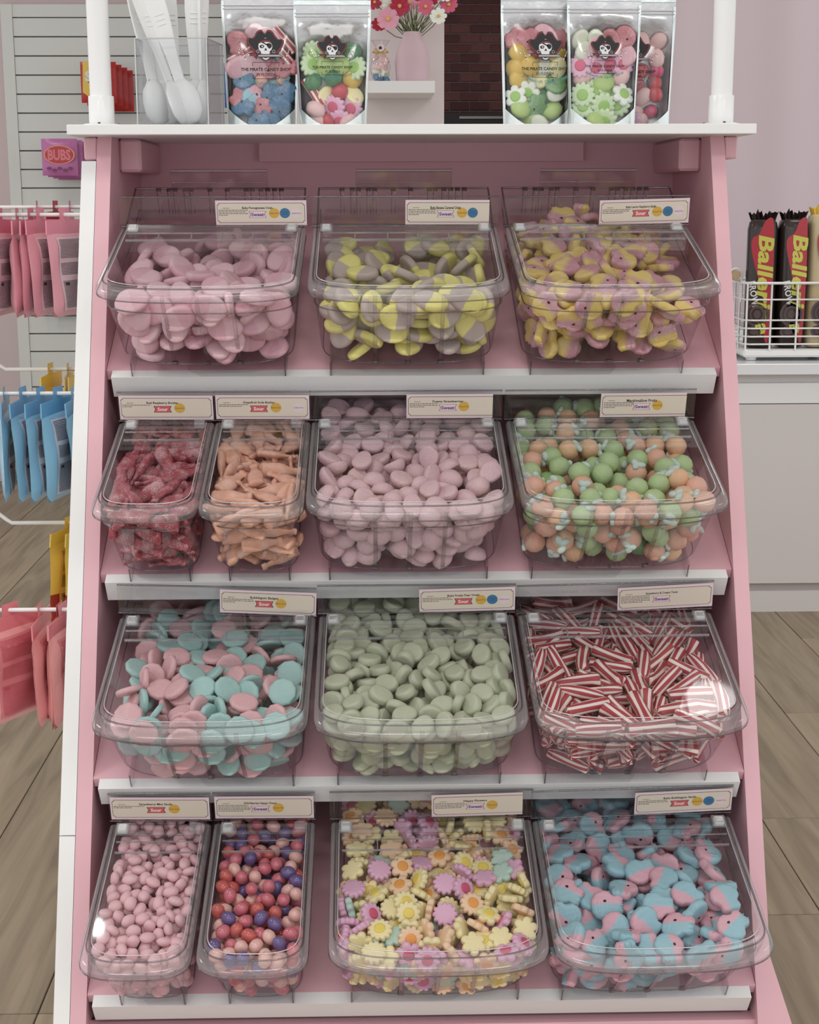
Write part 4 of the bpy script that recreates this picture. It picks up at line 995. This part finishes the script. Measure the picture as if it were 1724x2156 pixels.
where = ['low at the left front', 'peeking out lowest on the far left', 'above the pale pink one', 'above the stems, left of centre', 'at the upper left corner', 'behind the magenta one', 'right of the green stems', 'lowest on the right', 'at the far right', 'high on the right', 'highest on the far right', 'high in the middle', 'high left of centre', 'highest on the left']
pet = MB()
v = []; f = []
for i, (r_, wd) in enumerate(((.12, .08), (.4, .24), (.75, .30), (.95, .22), (1.0, .10))):
    for q in (-1, 0, 1): v.append((q*wd, r_, .14*r_*r_-.05*abs(q)))
for i in range(4):
    for j in range(2): f.append((i*3+j, i*3+j+1, i*3+4+j, i*3+3+j))
o_ = len(v); v += [(p_[0], p_[1], p_[2]-.02) for p_ in v]; f += [tuple(reversed([q+o_ for q in g])) for g in f[:]]
pet.add(v, f, 0, True)
pmesh = {k: pet.mesh('petal', m) for k, m in PETM.items()}
ymesh = puck(MB(), oval_pts(.2, .2, 10), .16, M=Matrix.Translation((0, 0, .08))).mesh('flower_eye', YC)
for i, (px, py, kind, r_, dy) in enumerate(fl_list):
    c = at(px, py, vy-.02+dy*.004); rad = r_/ppm*1.05
    t = thing('cosmos_flower', names[kind]+' cosmos flower in the vase, '+where[i], 'flower', c, (R(90+random.uniform(-25, 15)), R(random.uniform(-20, 20)), R(random.uniform(-20, 20))), 'cosmos flowers in the mauve vase')
    for q in range(8):
        o = obj('petal', pmesh[kind], t, rot=(0, 0, R(45*q+random.uniform(-5, 5)))); o.scale = (rad,)*3
    o = obj('flower_eye', ymesh, t); o.scale = (rad,)*3
    M = t.matrix_basis.inverted()
    p0 = Vector((vb.x+random.uniform(-.016, .016), vy+random.uniform(-.01, .01), a.z+.118)); mid = (c+p0)/2+Vector((0, .01, -.01))
    obj('stem', MB().tube([M @ c, M @ mid, M @ p0], .0012, 5), t, STEM)
g = MB()
for i in range(46):
    an = R(random.uniform(-48, 48)); L_ = random.uniform(.07, .12); b0 = Vector((vb.x+random.uniform(-.018, .018), vy+random.uniform(-.012, .012), a.z+.12))
    g.tube([b0, b0+Vector((math.sin(an)*L_*.5, random.uniform(-.01, .01), math.cos(an)*L_*.5)), b0+Vector((math.sin(an)*L_, random.uniform(-.02, .02), math.cos(an)*L_*.92))], [.0014, .0012, .0006], 4)
g.v = [(p_[0]-vb.x, p_[1]-vy, p_[2]-a.z) for p_ in g.v]
lf = obj('leaf_sprays', g, None, STEM, loc=(vb.x, vy, a.z)); tag(lf, 'fine green leaf sprays rising from the vase neck', 'foliage', kind='stuff')
# small cellophane bag beside the vase
cb = at(801, 175, vy); t = thing('treat_bag', 'small clear treat bag with gold bow beside the vase', 'treat bag', (cb.x, vy, a.z+.0005))
v, f = ico(.030, .018, .042, .06, 2, 4); obj('bag_film', MB().add(v, f, 0, True, Matrix.Translation((0, 0, .044))), t, FILM)
obj('bag_neck', MB().lathe([(.006, .084), (.004, .088), (.012, .1), (.022, .118)], 12, sx=1.2, sy=.5), t, FILM)
bow = MB()
for sx in (-1, 1): bow.tube([(0, -.016, .082), (sx*.014, -.02, .092), (sx*.022, -.02, .084), (sx*.004, -.016, .08)], .003, 6)
obj('gold_bow', bow, t, mat('gold_ribbon', (214, 180, 96), .3, metal=.8))
tg = MB().lathe([(.0105, 0), (.0105, .001)], 20, M=Matrix.Translation((0.001, -.024, .095)) @ Matrix.Rotation(R(90), 4, 'X')); tg = obj('round_tag', tg, t, mat('tag_pink', (228, 205, 210), .6))
obj('tag_emblem', MB().flat([(-.004, .091), (.004, .091), (.0045, .096), (0, .100), (-.0045, .096)], -.0258), tg, LM[0])
for i in range(26):
    z = .008+.066*(i/26); lay = 0 if z < .02 else (1 if z < .034 else 2); an = random.uniform(0, 6.28); r_ = random.uniform(.006, .020)
    kd = [PK['blueskull'][0], PK['white'][0], PK['blush'][0]][lay]
    place_candy(kd, Matrix.Translation((cb.x+r_*math.cos(an), vy+r_*.55*math.sin(an), a.z+z)) @ Euler((random.uniform(0, 6), random.uniform(0, 6), 0)).to_matrix().to_4x4() @ Matrix.Scale(.8, 4), ['blue sweet at the bottom of the small treat bag', 'white sweet in the small treat bag', 'pink sweet in the small treat bag'][lay], 'candy', 'sweets in the treat bag')

# ================================================================== COUNTER, BASKET, COOKIE PACKS (right)
_d = fw + rt*((1650-862)/FPX) - up*((1290-1078)/FPX); cf = CAM + _d*(-CAM.z/_d.z)
KF = cf.y                                        # counter front plane
CT = at(1650, 765, KF).z                         # worktop front top edge
CB = at(1650, 788, KF).z
ctr = thing('counter_cabinet', 'white handleless base cabinet under the basket', 'cabinet', (cf.x, KF, 0))
GREYW = mat('cabinet_white', (222, 216, 214), .3)
x0, x1 = at(1380, 900, KF).x-cf.x, 1.6
zz = lambda py: at(1650, py, KF).z
obj('body', MB().box((x0, .03, .09), (x1, .70, CB-.002)), ctr, GREYW)
obj('plinth', MB().box((x0, .012, 0), (x1, .03, zz(1246))), ctr, GREYW)
obj('plinth_gap', MB().box((x0, .02, zz(1246)), (x1, .03, zz(1231))), ctr, mat('cabinet_gap', (178, 170, 168), .5))
ds = at(1590, 1000, KF).x-cf.x
wd = .78
for q in range(3):
    xs = x0+q*wd
    d = obj('door', MB().rbox((xs+.0015, .008, zz(1230)), (xs+wd-.0015, .028, zz(852)), .0015), ctr, GREYW)
    obj('grip_rail', MB().prism([(.008, zz(850)), (.028, zz(850)), (.028, zz(808)), (.014, zz(808))], (xs+.0015, xs+wd-.0015), 0), d, WHITE_GLOSS)
wt_ = obj('worktop', MB().rbox((-(1.6+.5)/2, -.36, -(CT-CB)), ((1.6+.5)/2, .36, 0), .0015), None, mat('worktop_white', (236, 238, 240), .2), loc=(cf.x+.45, KF+.345, CT)); tag(wt_, 'white glossy worktop on the counter cabinet', 'worktop')
bs = obj('upstand', MB().rbox((-1.05, 0, 0), (1.05, .012, .045), .001), None, mat('upstand_white', (232, 232, 232), .3), loc=(cf.x+.45, KF+.695, CT+.0005)); tag(bs, 'white upstand strip at the back of the worktop', 'upstand')
# basket
bfy = KF+.06
bl = at(1565, 742, bfy); s_ = 1/(FPX/((bl-CAM).dot(fw)))
bt = thing('wire_basket', 'white wire basket with wooden handle holding cookie rolls', 'basket', (bl.x, bfy, CT+.001))
WW = mat('wire_white', (240, 240, 238), .35); W_, D_, H_ = .30, .26, (742-578)*s_
obj('tray', MB().rbox((0, 0, .010), (W_, D_, .034), .006), bt, WW)
for fx in (.03, W_-.03):
    for fyy in (.03, D_-.03): obj('foot', MB().lathe([(.014, 0), (.016, .004), (.016, .011)], 14, M=Matrix.Translation((fx, fyy, 0))), bt, WW)
for k, py in enumerate((580, 614, 657, 674, 691, 707)):
    z = (742-py)*s_; r_ = .0042 if k == 0 else .0026; c = .018
    obj('hoop_wire', MB().tube([(c, 0, z), (W_-c, 0, z), (W_, c, z), (W_, D_-c, z), (W_-c, D_, z), (c, D_, z), (0, D_-c, z), (0, c, z), (c, 0, z)], r_, 6), bt, WW)
for xx in [i*W_/4 for i in range(5)]:
    for yy in (0, D_): obj('upright_wire', MB().tube([(xx if 0 < xx < W_ else (.006 if xx == 0 else W_-.006), yy if 0 < xx < W_ else (.006 if yy == 0 else D_-.006), .03), (xx if 0 < xx < W_ else (.006 if xx == 0 else W_-.006), yy if 0 < xx < W_ else (.006 if yy == 0 else D_-.006), H_)], .003, 6), bt, WW)
for yy in (.07, .13, .19):
    for xx in (0, W_): obj('upright_wire', MB().tube([(xx, yy, .03), (xx, yy, H_)], .003, 6), bt, WW)
hr = .0165
for sx, xh in ((-1, 0), (1, W_)):
    loop = lambda y0: [(xh, y0, H_-.06), (xh, y0, H_+.018)]+[(xh+sx*(.018-.018*math.cos(t)), y0, H_+.018+.020*math.sin(t)) for t in [R(q) for q in range(20, 300, 28)]]
    for y0 in (.055, D_-.055): obj('handle_loop', MB().tube(loop(y0), .0028, 6), bt, WW)
    obj('wooden_handle', MB().tube([(xh+sx*.018, .05, H_+.018), (xh+sx*.018, D_-.05, H_+.018)], .0135, 14), bt, mat('beech', (190, 160, 120), .6, var=.15, vscale=40))
# cookie packs
PKM = [mat('pack_dark', (52, 40, 36), .25), mat('pack_red', (190, 36, 56), .3), mat('pack_lime', (206, 206, 50), .35), mat('pack_text', (232, 230, 226), .4), mat('pack_choc', (92, 70, 70), .4), mat('pack_cream', (206, 188, 140), .3), mat('pack_yellow', (236, 200, 30), .3), mat('pack_orange', (214, 110, 50), .4)]
def smooth_poly(p_, it=2):
    for _ in range(it):
        q = []
        for i in range(len(p_)):
            (a0, b0), (a1, b1) = p_[i], p_[(i+1) % len(p_)]; q += [(a0*.75+a1*.25, b0*.75+b1*.25), (a0*.25+a1*.75, b0*.25+b1*.75)]
        p_ = q
    return p_
def pack(px0, px1, top, base, yo, label, rz=0):
    pw_ = (px1-px0)*s_; ph = (742-top)*s_-.02; r_ = pw_/2
    t = thing('cookie_roll', label, 'cookie pack', (at(px0, 700, bfy+yo).x+r_, bfy+yo+r_, CT+.036), (0, 0, R(rz)))
    n = 20; v = []; f = []; H__ = ph-.035
    prof = [(0, .55), (.004, .9), (.012, 1), (H__*.5, 1.0), (H__*.93, 1), (H__*.985, .9), (H__+.002, .75)]
    def sq(an, k): c, s2 = math.cos(an), math.sin(an); e2 = 2/3.2; return (r_*k*math.copysign(abs(c)**e2, c), r_*k*math.copysign(abs(s2)**e2, s2))
    for z, k in prof:
        for j in range(n): x, y = sq(2*math.pi*j/n, k); v.append((x, y, z))
    for i in range(len(prof)-1):
        for j in range(n): j2 = (j+1) % n; f.append((i*n+j, i*n+j2, (i+1)*n+j2, (i+1)*n+j))
    f += [tuple(range(n-1, -1, -1)), tuple((len(prof)-1)*n+j for j in range(n))]
    body = obj('wrapper', MB().add(v, f, 0, True), t, PKM[5 if base == 'cream' else 0])
    cr = MB(); n2 = 17
    vv = []
    for i in range(n2):
        x = -r_*.98+2*r_*.98*i/(n2-1); vv += [(x*.8, .004*math.sin(i*1.9), H__-.002), (x*1.02, .012*math.sin(i*2.3), H__+.022+.012*math.sin(i*2.9)*(i % 3)/2)]
    ff = [(2*i, 2*i+2, 2*i+3, 2*i+1) for i in range(n2-1)]; o2 = len(vv); vv += [(p_[0], p_[1]+.003, p_[2]) for p_ in vv]; ff += [tuple(reversed([q+o2 for q in g])) for g in ff[:]]
    obj('crimped_end', cr.add(vv, ff, 0, False), t, PKM[6 if base == 'cream' else 0])
    yf = -r_*1.0-.0012
    # logo field
    def W(pts, mi, dy): 
        return [(x, z) for x, z in pts]
    lg = MB(); zc = H__*.62
    lg.flat(smooth_poly([(-r_*.72, zc+.09), (-r_*.1, zc+.10), (r_*.1, zc+.135), (r_*.5, zc+.15), (r_*.8, zc+.14), (r_*.82, zc-.21), (r_*.35, zc-.21), (r_*.30, zc-.09), (-r_*.1, zc-.03), (-r_*.6, zc+.04)]), yf, 0)
    text(lg, 'Ballerina', 0, 0, w=.285, h=.044, y=0, mi=1, bold=.03, shear=.15, M=Matrix.Translation((r_*.30, yf-.0006, zc-.045)) @ Matrix.Rotation(R(90), 4, 'Y'))
    obj('logo', lg, body, [PKM[1], PKM[2]])
    if base != 'cream':
        g = MB(); text(g, 'BROWNIE', 0, 0, w=.105, h=.020, y=0, bold=.03, M=Matrix.Translation((-r_*.32, yf-.0006, zc-.085)) @ Matrix.Rotation(R(80), 4, 'Y')); obj('flavour_word', g, body, PKM[3])
    g = MB()
    for k in range(5):
        q0 = circle(-r_*.1, H__*.27, .034-.006*k, .036-.006*k, 20); g.flat(q0, yf-.0004-.0002*k, 0 if k % 2 == 0 else 1)
    for k in range(3): g.flat(circle(-r_*.25, H__*.13, .026-.007*k, .018-.005*k, 16), yf-.0004-.0002*k, 0 if k % 2 == 0 else 1)
    obj('cookie_picture', g, body, [PKM[4], PKM[0]])
pack(1573, 1636, 437, 'dark', .012, 'dark brownie cookie roll at the left end of the basket', -16)
pack(1637, 1697, 436, 'dark', .012, 'dark brownie cookie roll in the middle of the basket', 0)
pack(1698, 1760, 426, 'cream', .012, 'cream and yellow cookie roll at the right of the basket', 4)

# ================================================================== HOOKS AND BAGS (left)
def hook(px_end, py, Y, label, tip=True, endY=None):
    x1 = -.3700; p1 = at(165, py, Y); p0 = at(px_end, py, Y); z = p1.z
    t = thing('display_hook', label, 'display hook', (x1, Y, z), (0, 0, 0), 'white hooks on the side of the stand')
    pts = [(0, 0, 0), (p0.x-x1, 0, 0)]
    if tip: pts += [(p0.x-x1-.006, 0, .004), (p0.x-x1-.016, 0, .012)]
    obj('rod', MB().tube(pts, .0024, 10), t, WHITE_GLOSS)
    obj('mount', MB().rbox((-.0015, -.012, -.02), (.0, .012, .012), .0005), t, WHITE_GLOSS)
    return z
def hbag(px, Y, z, w, h, th, cols, label, group, rz=0, ry=0, pr_=True, seed=0, slump=0, lower=None):
    """pillow bag hung on a rod; thickness along x, width along y"""
    x = min(at(px, 700, Y).x, -.371-th*.75)
    t = thing('candy_bag', label, 'candy bag', (x, Y, z), (0, R(ry), R(rz)), group)
    rr = random.Random(seed)
    body, head, panel, ink = cols
    NU, NV = 10, 14; hh = .020
    ph = rr.uniform(0, 6)
    def S(u, v, sg=1, off=0):           # u -1..1 across, v 0..1 down
        k = (1-abs(u)**2.4)**.8*min(1, (v/.16))**.7*min(1, ((1-v)/.10))**.7
        x_ = sg*(th/2*k*(1+.25*math.sin(v*3+ph))+off)+.0015*math.sin(u*5+v*9+ph)*k+slump*(v**2)
        return (x_, u*w/2*(1-.05*math.sin(v*math.pi)), -hh-v*(h-hh))
    for sg, nm in ((1, 'body'),):
        v = []; f = []
        for s2 in (1, -1):
            o = len(v)
            for i in range(NV+1):
                for j in range(NU+1): v.append(S(-1+2*j/NU, i/NV, s2))
            for i in range(NV):
                for j in range(NU): q = o+i*(NU+1)+j; f.append((q, q+1, q+NU+2, q+NU+1) if s2 > 0 else (q, q+NU+1, q+NU+2, q+1))
        mi = [0]*len(f)
        mb = MB().add(v, f, 0, True)
        if lower: mb.m = [1 if (sum(mb.v[q][2] for q in g)/4) < -hh-.55*(h-hh)-.006*abs(mb.v[g[0]][1])/(w/2) else 0 for g in mb.f]
        b = obj('body', mb, t, [body, lower] if lower else body)
    # header flap with slot over the rod
    tabw = w*.13
    obj('header', MB().add([(-.0004, -w/2, -hh-.002), (-.0004, w/2, -hh-.002), (-.0004, w/2*.97, -.006), (-.0004, tabw, -.005), (-.0004, tabw, .008), (-.0004, -tabw, .008), (-.0004, -tabw, -.005), (-.0004, -w/2*.97, -.006)], [tuple(range(8))]).prism([(-w/2, -hh-.002), (w/2, -hh-.002), (w/2*.97, -.006), (-w/2*.97, -.006)], (-.0008, .0008), 0), t, head)
    if pr_:
        g = MB(); n = 8
        def strip(v0, v1, u0, u1, off, mi):
            vv = []; ff = []
            m_ = max(2, int((v1-v0)*14)+1)
            for i in range(m_+1):
                for j in range(n+1): vv.append(S(u0+(u1-u0)*j/n, v0+(v1-v0)*i/m_, 1, off))
            for i in range(m_):
                for j in range(n): q = i*(n+1)+j; ff.append((q, q+1, q+n+2, q+n+1))
            g.add(vv, ff, mi, True)
        strip(.06, .93, -.68, .86, .0004, 0)
        v_ = .085
        while v_ < .90:
            gap = .30 < v_ < .36 or .50 < v_ < .57
            if not gap: strip(v_, v_+.006, -.62, .8-.5*rr.random()*(rr.random() < .3), .0008, 1)
            v_ += .0165
        strip(.595, .635, -.55, -.40, .0009, 1)
        obj('back_print', g, t, [panel, ink])
    return t
bagm = lambda n, c, r_=.3: mat(n, c, r_, bump=.35, bscale=70)
PB = (bagm('bag_pink', (236, 160, 174)), bagm('bag_pink_head', (230, 132, 156)), mat('panel_pink', (228, 196, 204), .45), mat('ink_bag', (60, 50, 56), .6))
BB = (bagm('bag_blue', (136, 192, 220)), bagm('bag_blue_head', (98, 166, 208)), mat('panel_blue', (206, 204, 214), .45), MATS['ink_bag'])
YB = (bagm('bag_yellow', (240, 196, 36)), bagm('bag_yellow_head', (244, 204, 44)), mat('panel_yellow', (238, 190, 60), .45), mat('ink_brown', (110, 60, 20), .6))
CB_ = (bagm('bag_coral', (236, 156, 154)), bagm('bag_coral_head', (228, 126, 134)), mat('panel_coral', (216, 122, 128), .4), mat('ink_coral', (196, 70, 88), .6))
RB_ = bagm('bag_brown_red', (176, 52, 26))
RDB = (bagm('bag_red', (190, 30, 50)), bagm('bag_red_head', (190, 30, 60)), PB[2], PB[3])
z = hook(-60, 452, 1.815, 'white front hook of the upper row carrying pink bags')
for i, (px, rz) in enumerate(((-22, 6), (12, -4), (50, 5), (78, -2), (98, -8), (148, -14))):
    hbag(px, 1.815, z, .105, .116, .016, PB, 'pink candy bag with printed back on the upper hook, '+['first from the left edge', 'second from the left', 'third from the left', 'fourth from the left', 'fifth from the left', 'next to the white board'][i], 'pink bags on the upper hook', rz, random.uniform(-3, 3), seed=i)
z = hook(-80, 436, 1.93, 'white rear hook of the upper row behind the pink bags')
for i, px in enumerate((92, 130, 160)):
    hbag(px, 1.93, z, .09, .10, .012, RDB, 'red-headed candy bag behind the pink bags, '+['left', 'middle', 'right'][i]+' one', 'red bags on the upper rear hook', random.uniform(-8, 8), pr_=False, seed=20+i)
z = hook(12, 777, 1.90, 'white rear hook of the middle row with yellow bags')
for i, (px, rz) in enumerate(((103, -6), (140, 4), (163, -8))):
    hbag(px, 1.90, z, .085, .112, .014, YB, 'yellow candy bag on the middle rear hook, '+['left', 'middle', 'right'][i]+' one', 'yellow bags on the middle rear hook', rz, seed=30+i)
z = hook(-60, 828, 1.725, 'white front hook of the middle row carrying blue bags')
for i, (px, rz) in enumerate(((2, 8), (42, -6), (80, -10), (116, -12), (150, -2))):
    hbag(px, 1.725, z, .10, .118, .017, BB, 'light blue candy bag with printed back, '+['first from the left edge', 'second from the left', 'third from the left', 'fourth from the left', 'last beside the white board'][i], 'light blue bags on the middle hook', rz, random.uniform(-6, 2), seed=40+i)
z = hook(25, 1100, 1.80, 'white rear hook of the lower row with yellow and red bags')
for i, (px, rz) in enumerate(((128, -22), (158, -20))):
    hbag(px, 1.80, z, .085, .128, .020, YB, 'yellow and red-brown candy bag on the lower rear hook, '+['left', 'right'][i]+' one', 'yellow and red bags on the lower rear hook', rz, 4, seed=50+i, lower=RB_)
z = hook(-70, 1283, 1.61, 'white front hook of the lower row carrying coral bags')
for i, (px, rz) in enumerate(((-12, -30), (54, 0), (96, -4), (124, -10))):
    hbag(px, 1.61, z, .095, .122, .021, CB_, 'coral pink candy bag on the lowest hook, '+['cut by the left edge', 'left of three', 'middle of three', 'right of three'][i], 'coral bags on the lower hook', rz, random.uniform(-2, 2), seed=60+i)

# ---- bags hung on the far slatwall
def wbag(px, py, wpx, hpx, Y, body, label, group, decor=None, rz=0):
    c = at(px, py, Y); k = (c-CAM).dot(fw)/FPX; w_, h_ = wpx*k, hpx*k
    t = thing('wall_candy_bag', label, 'candy bag', c, (0, 0, R(rz)), group)
    v = []; f = []; NU, NV = 8, 10
    for s2 in (-1, 1):
        o = len(v)
        for i in range(NV+1):
            for j in range(NU+1):
                u, q = -1+2*j/NU, i/NV; kk = (1-abs(u)**2.5)*min(1, q/.15)*min(1, (1-q)/.15)
                v.append((u*w_/2, s2*(.001+.014*kk), -q*h_))
        for i in range(NV):
            for j in range(NU): q = o+i*(NU+1)+j; f.append((q, q+1, q+NU+2, q+NU+1))
    b = obj('body', MB().add(v, f, 0, True), t, body)
    if decor:
        for nm, mb, m in decor(w_, h_): obj(nm, mb, b, m)
    return t
PUR = bagm('bag_purple', (196, 110, 172)); OVR = mat('oval_red', (196, 48, 66), .4); OVO = mat('oval_orange', (236, 150, 110), .4)
def bubs(w_, h_):
    a_ = MB().flat(circle(0, -h_*.44, w_*.44, h_*.26), -.0165, 0).flat(circle(0, -h_*.44, w_*.40, h_*.235), -.017, 1)
    text(a_, 'BUBS', 0, -h_*.44, w=w_*.64, h=h_*.3, y=-.0175, mi=2, bold=.04)
    g = MB()
    for k in range(5): g.flat(circle(-w_*.3+w_*.15*k, -h_*(.8+.05*(k % 2)), w_*.07, h_*.04, 8), -.0165)
    return [('logo_oval', a_, [OVO, OVR, mat('bubs_letter', (230, 120, 130), .4)]), ('sweets_print', g, mat('purple_dark', (130, 50, 100), .4))]
for i in range(4):
    wbag(124+11*i, 292+3*i, 74, 76, BY-.16+.035*i, PUR, 'purple candy bag on the far slatwall, '+['front bag with red oval logo', 'second in its row', 'third in its row', 'rearmost in its row'][i], 'purple bags on the far slatwall', bubs if i == 0 else None, 4)
SKR = bagm('bag_scarlet', (190, 28, 24)); SKY = mat('bag_lemon', (232, 196, 40), .35)
def skit(w_, h_):
    a_ = MB().flat([(-w_*.42, -h_*.0), (-w_*.2, -h_*.0), (-w_*.3, -h_*.5), (w_*.3, -h_*.95), (-w_*.1, -h_*.98), (-w_*.45, -h_*.75)], -.0162, 0)
    text(a_, 'S', -w_*.28, -h_*.36, h=h_*.26, y=-.017, mi=1, bold=.05)
    return [('front_print', a_, [SKY, LM[2]])]
for i in range(4):
    wbag(206+12*i, 130+6*i, 74, 84, BY-.16+.035*i, SKR, 'red candy bag on the far slatwall, '+['front bag with white letter', 'second in its row', 'third in its row', 'rearmost in its row'][i], 'red bags on the far slatwall', skit if i == 0 else None, 6)
BLU = bagm('bag_royal_blue', (30, 90, 170))
wbag(500, 132, 58, 92, BY-.08, BLU, 'royal blue candy bag on the slatwall behind the leftmost pouch', None, lambda w_, h_: [('red_spot', MB().flat(circle(-w_*.34, -h_*.86, w_*.1, h_*.06, 10), -.0165), OVR), ('white_spot', MB().flat(circle(-w_*.36, -h_*.2, w_*.06, h_*.1, 10), -.0165), LM[2])])
c = at(128, 652, BY-.1); t = thing('wall_tray', 'small clear tray of brown sweets on the far slatwall', 'tray', c)
k = (c-CAM).dot(fw)/FPX
obj('shell', MB().prism([(-45*k, .045*0), (-38*k, -.025), (42*k, -.025), (48*k, 0)], (0, .09), 1), t, ACRYL)
for i in range(12): 
    v, f = ico(.012, .012, .010, .05, 1, i); obj('sweet_heap', MB().add(v, f, 0, True, Matrix.Translation((-.04+.012*i, .03+.03*(i % 2), -.012))), t, mat('brown_sweet', (120, 84, 40), .5))
hp = at(1, 300, BY-.02)
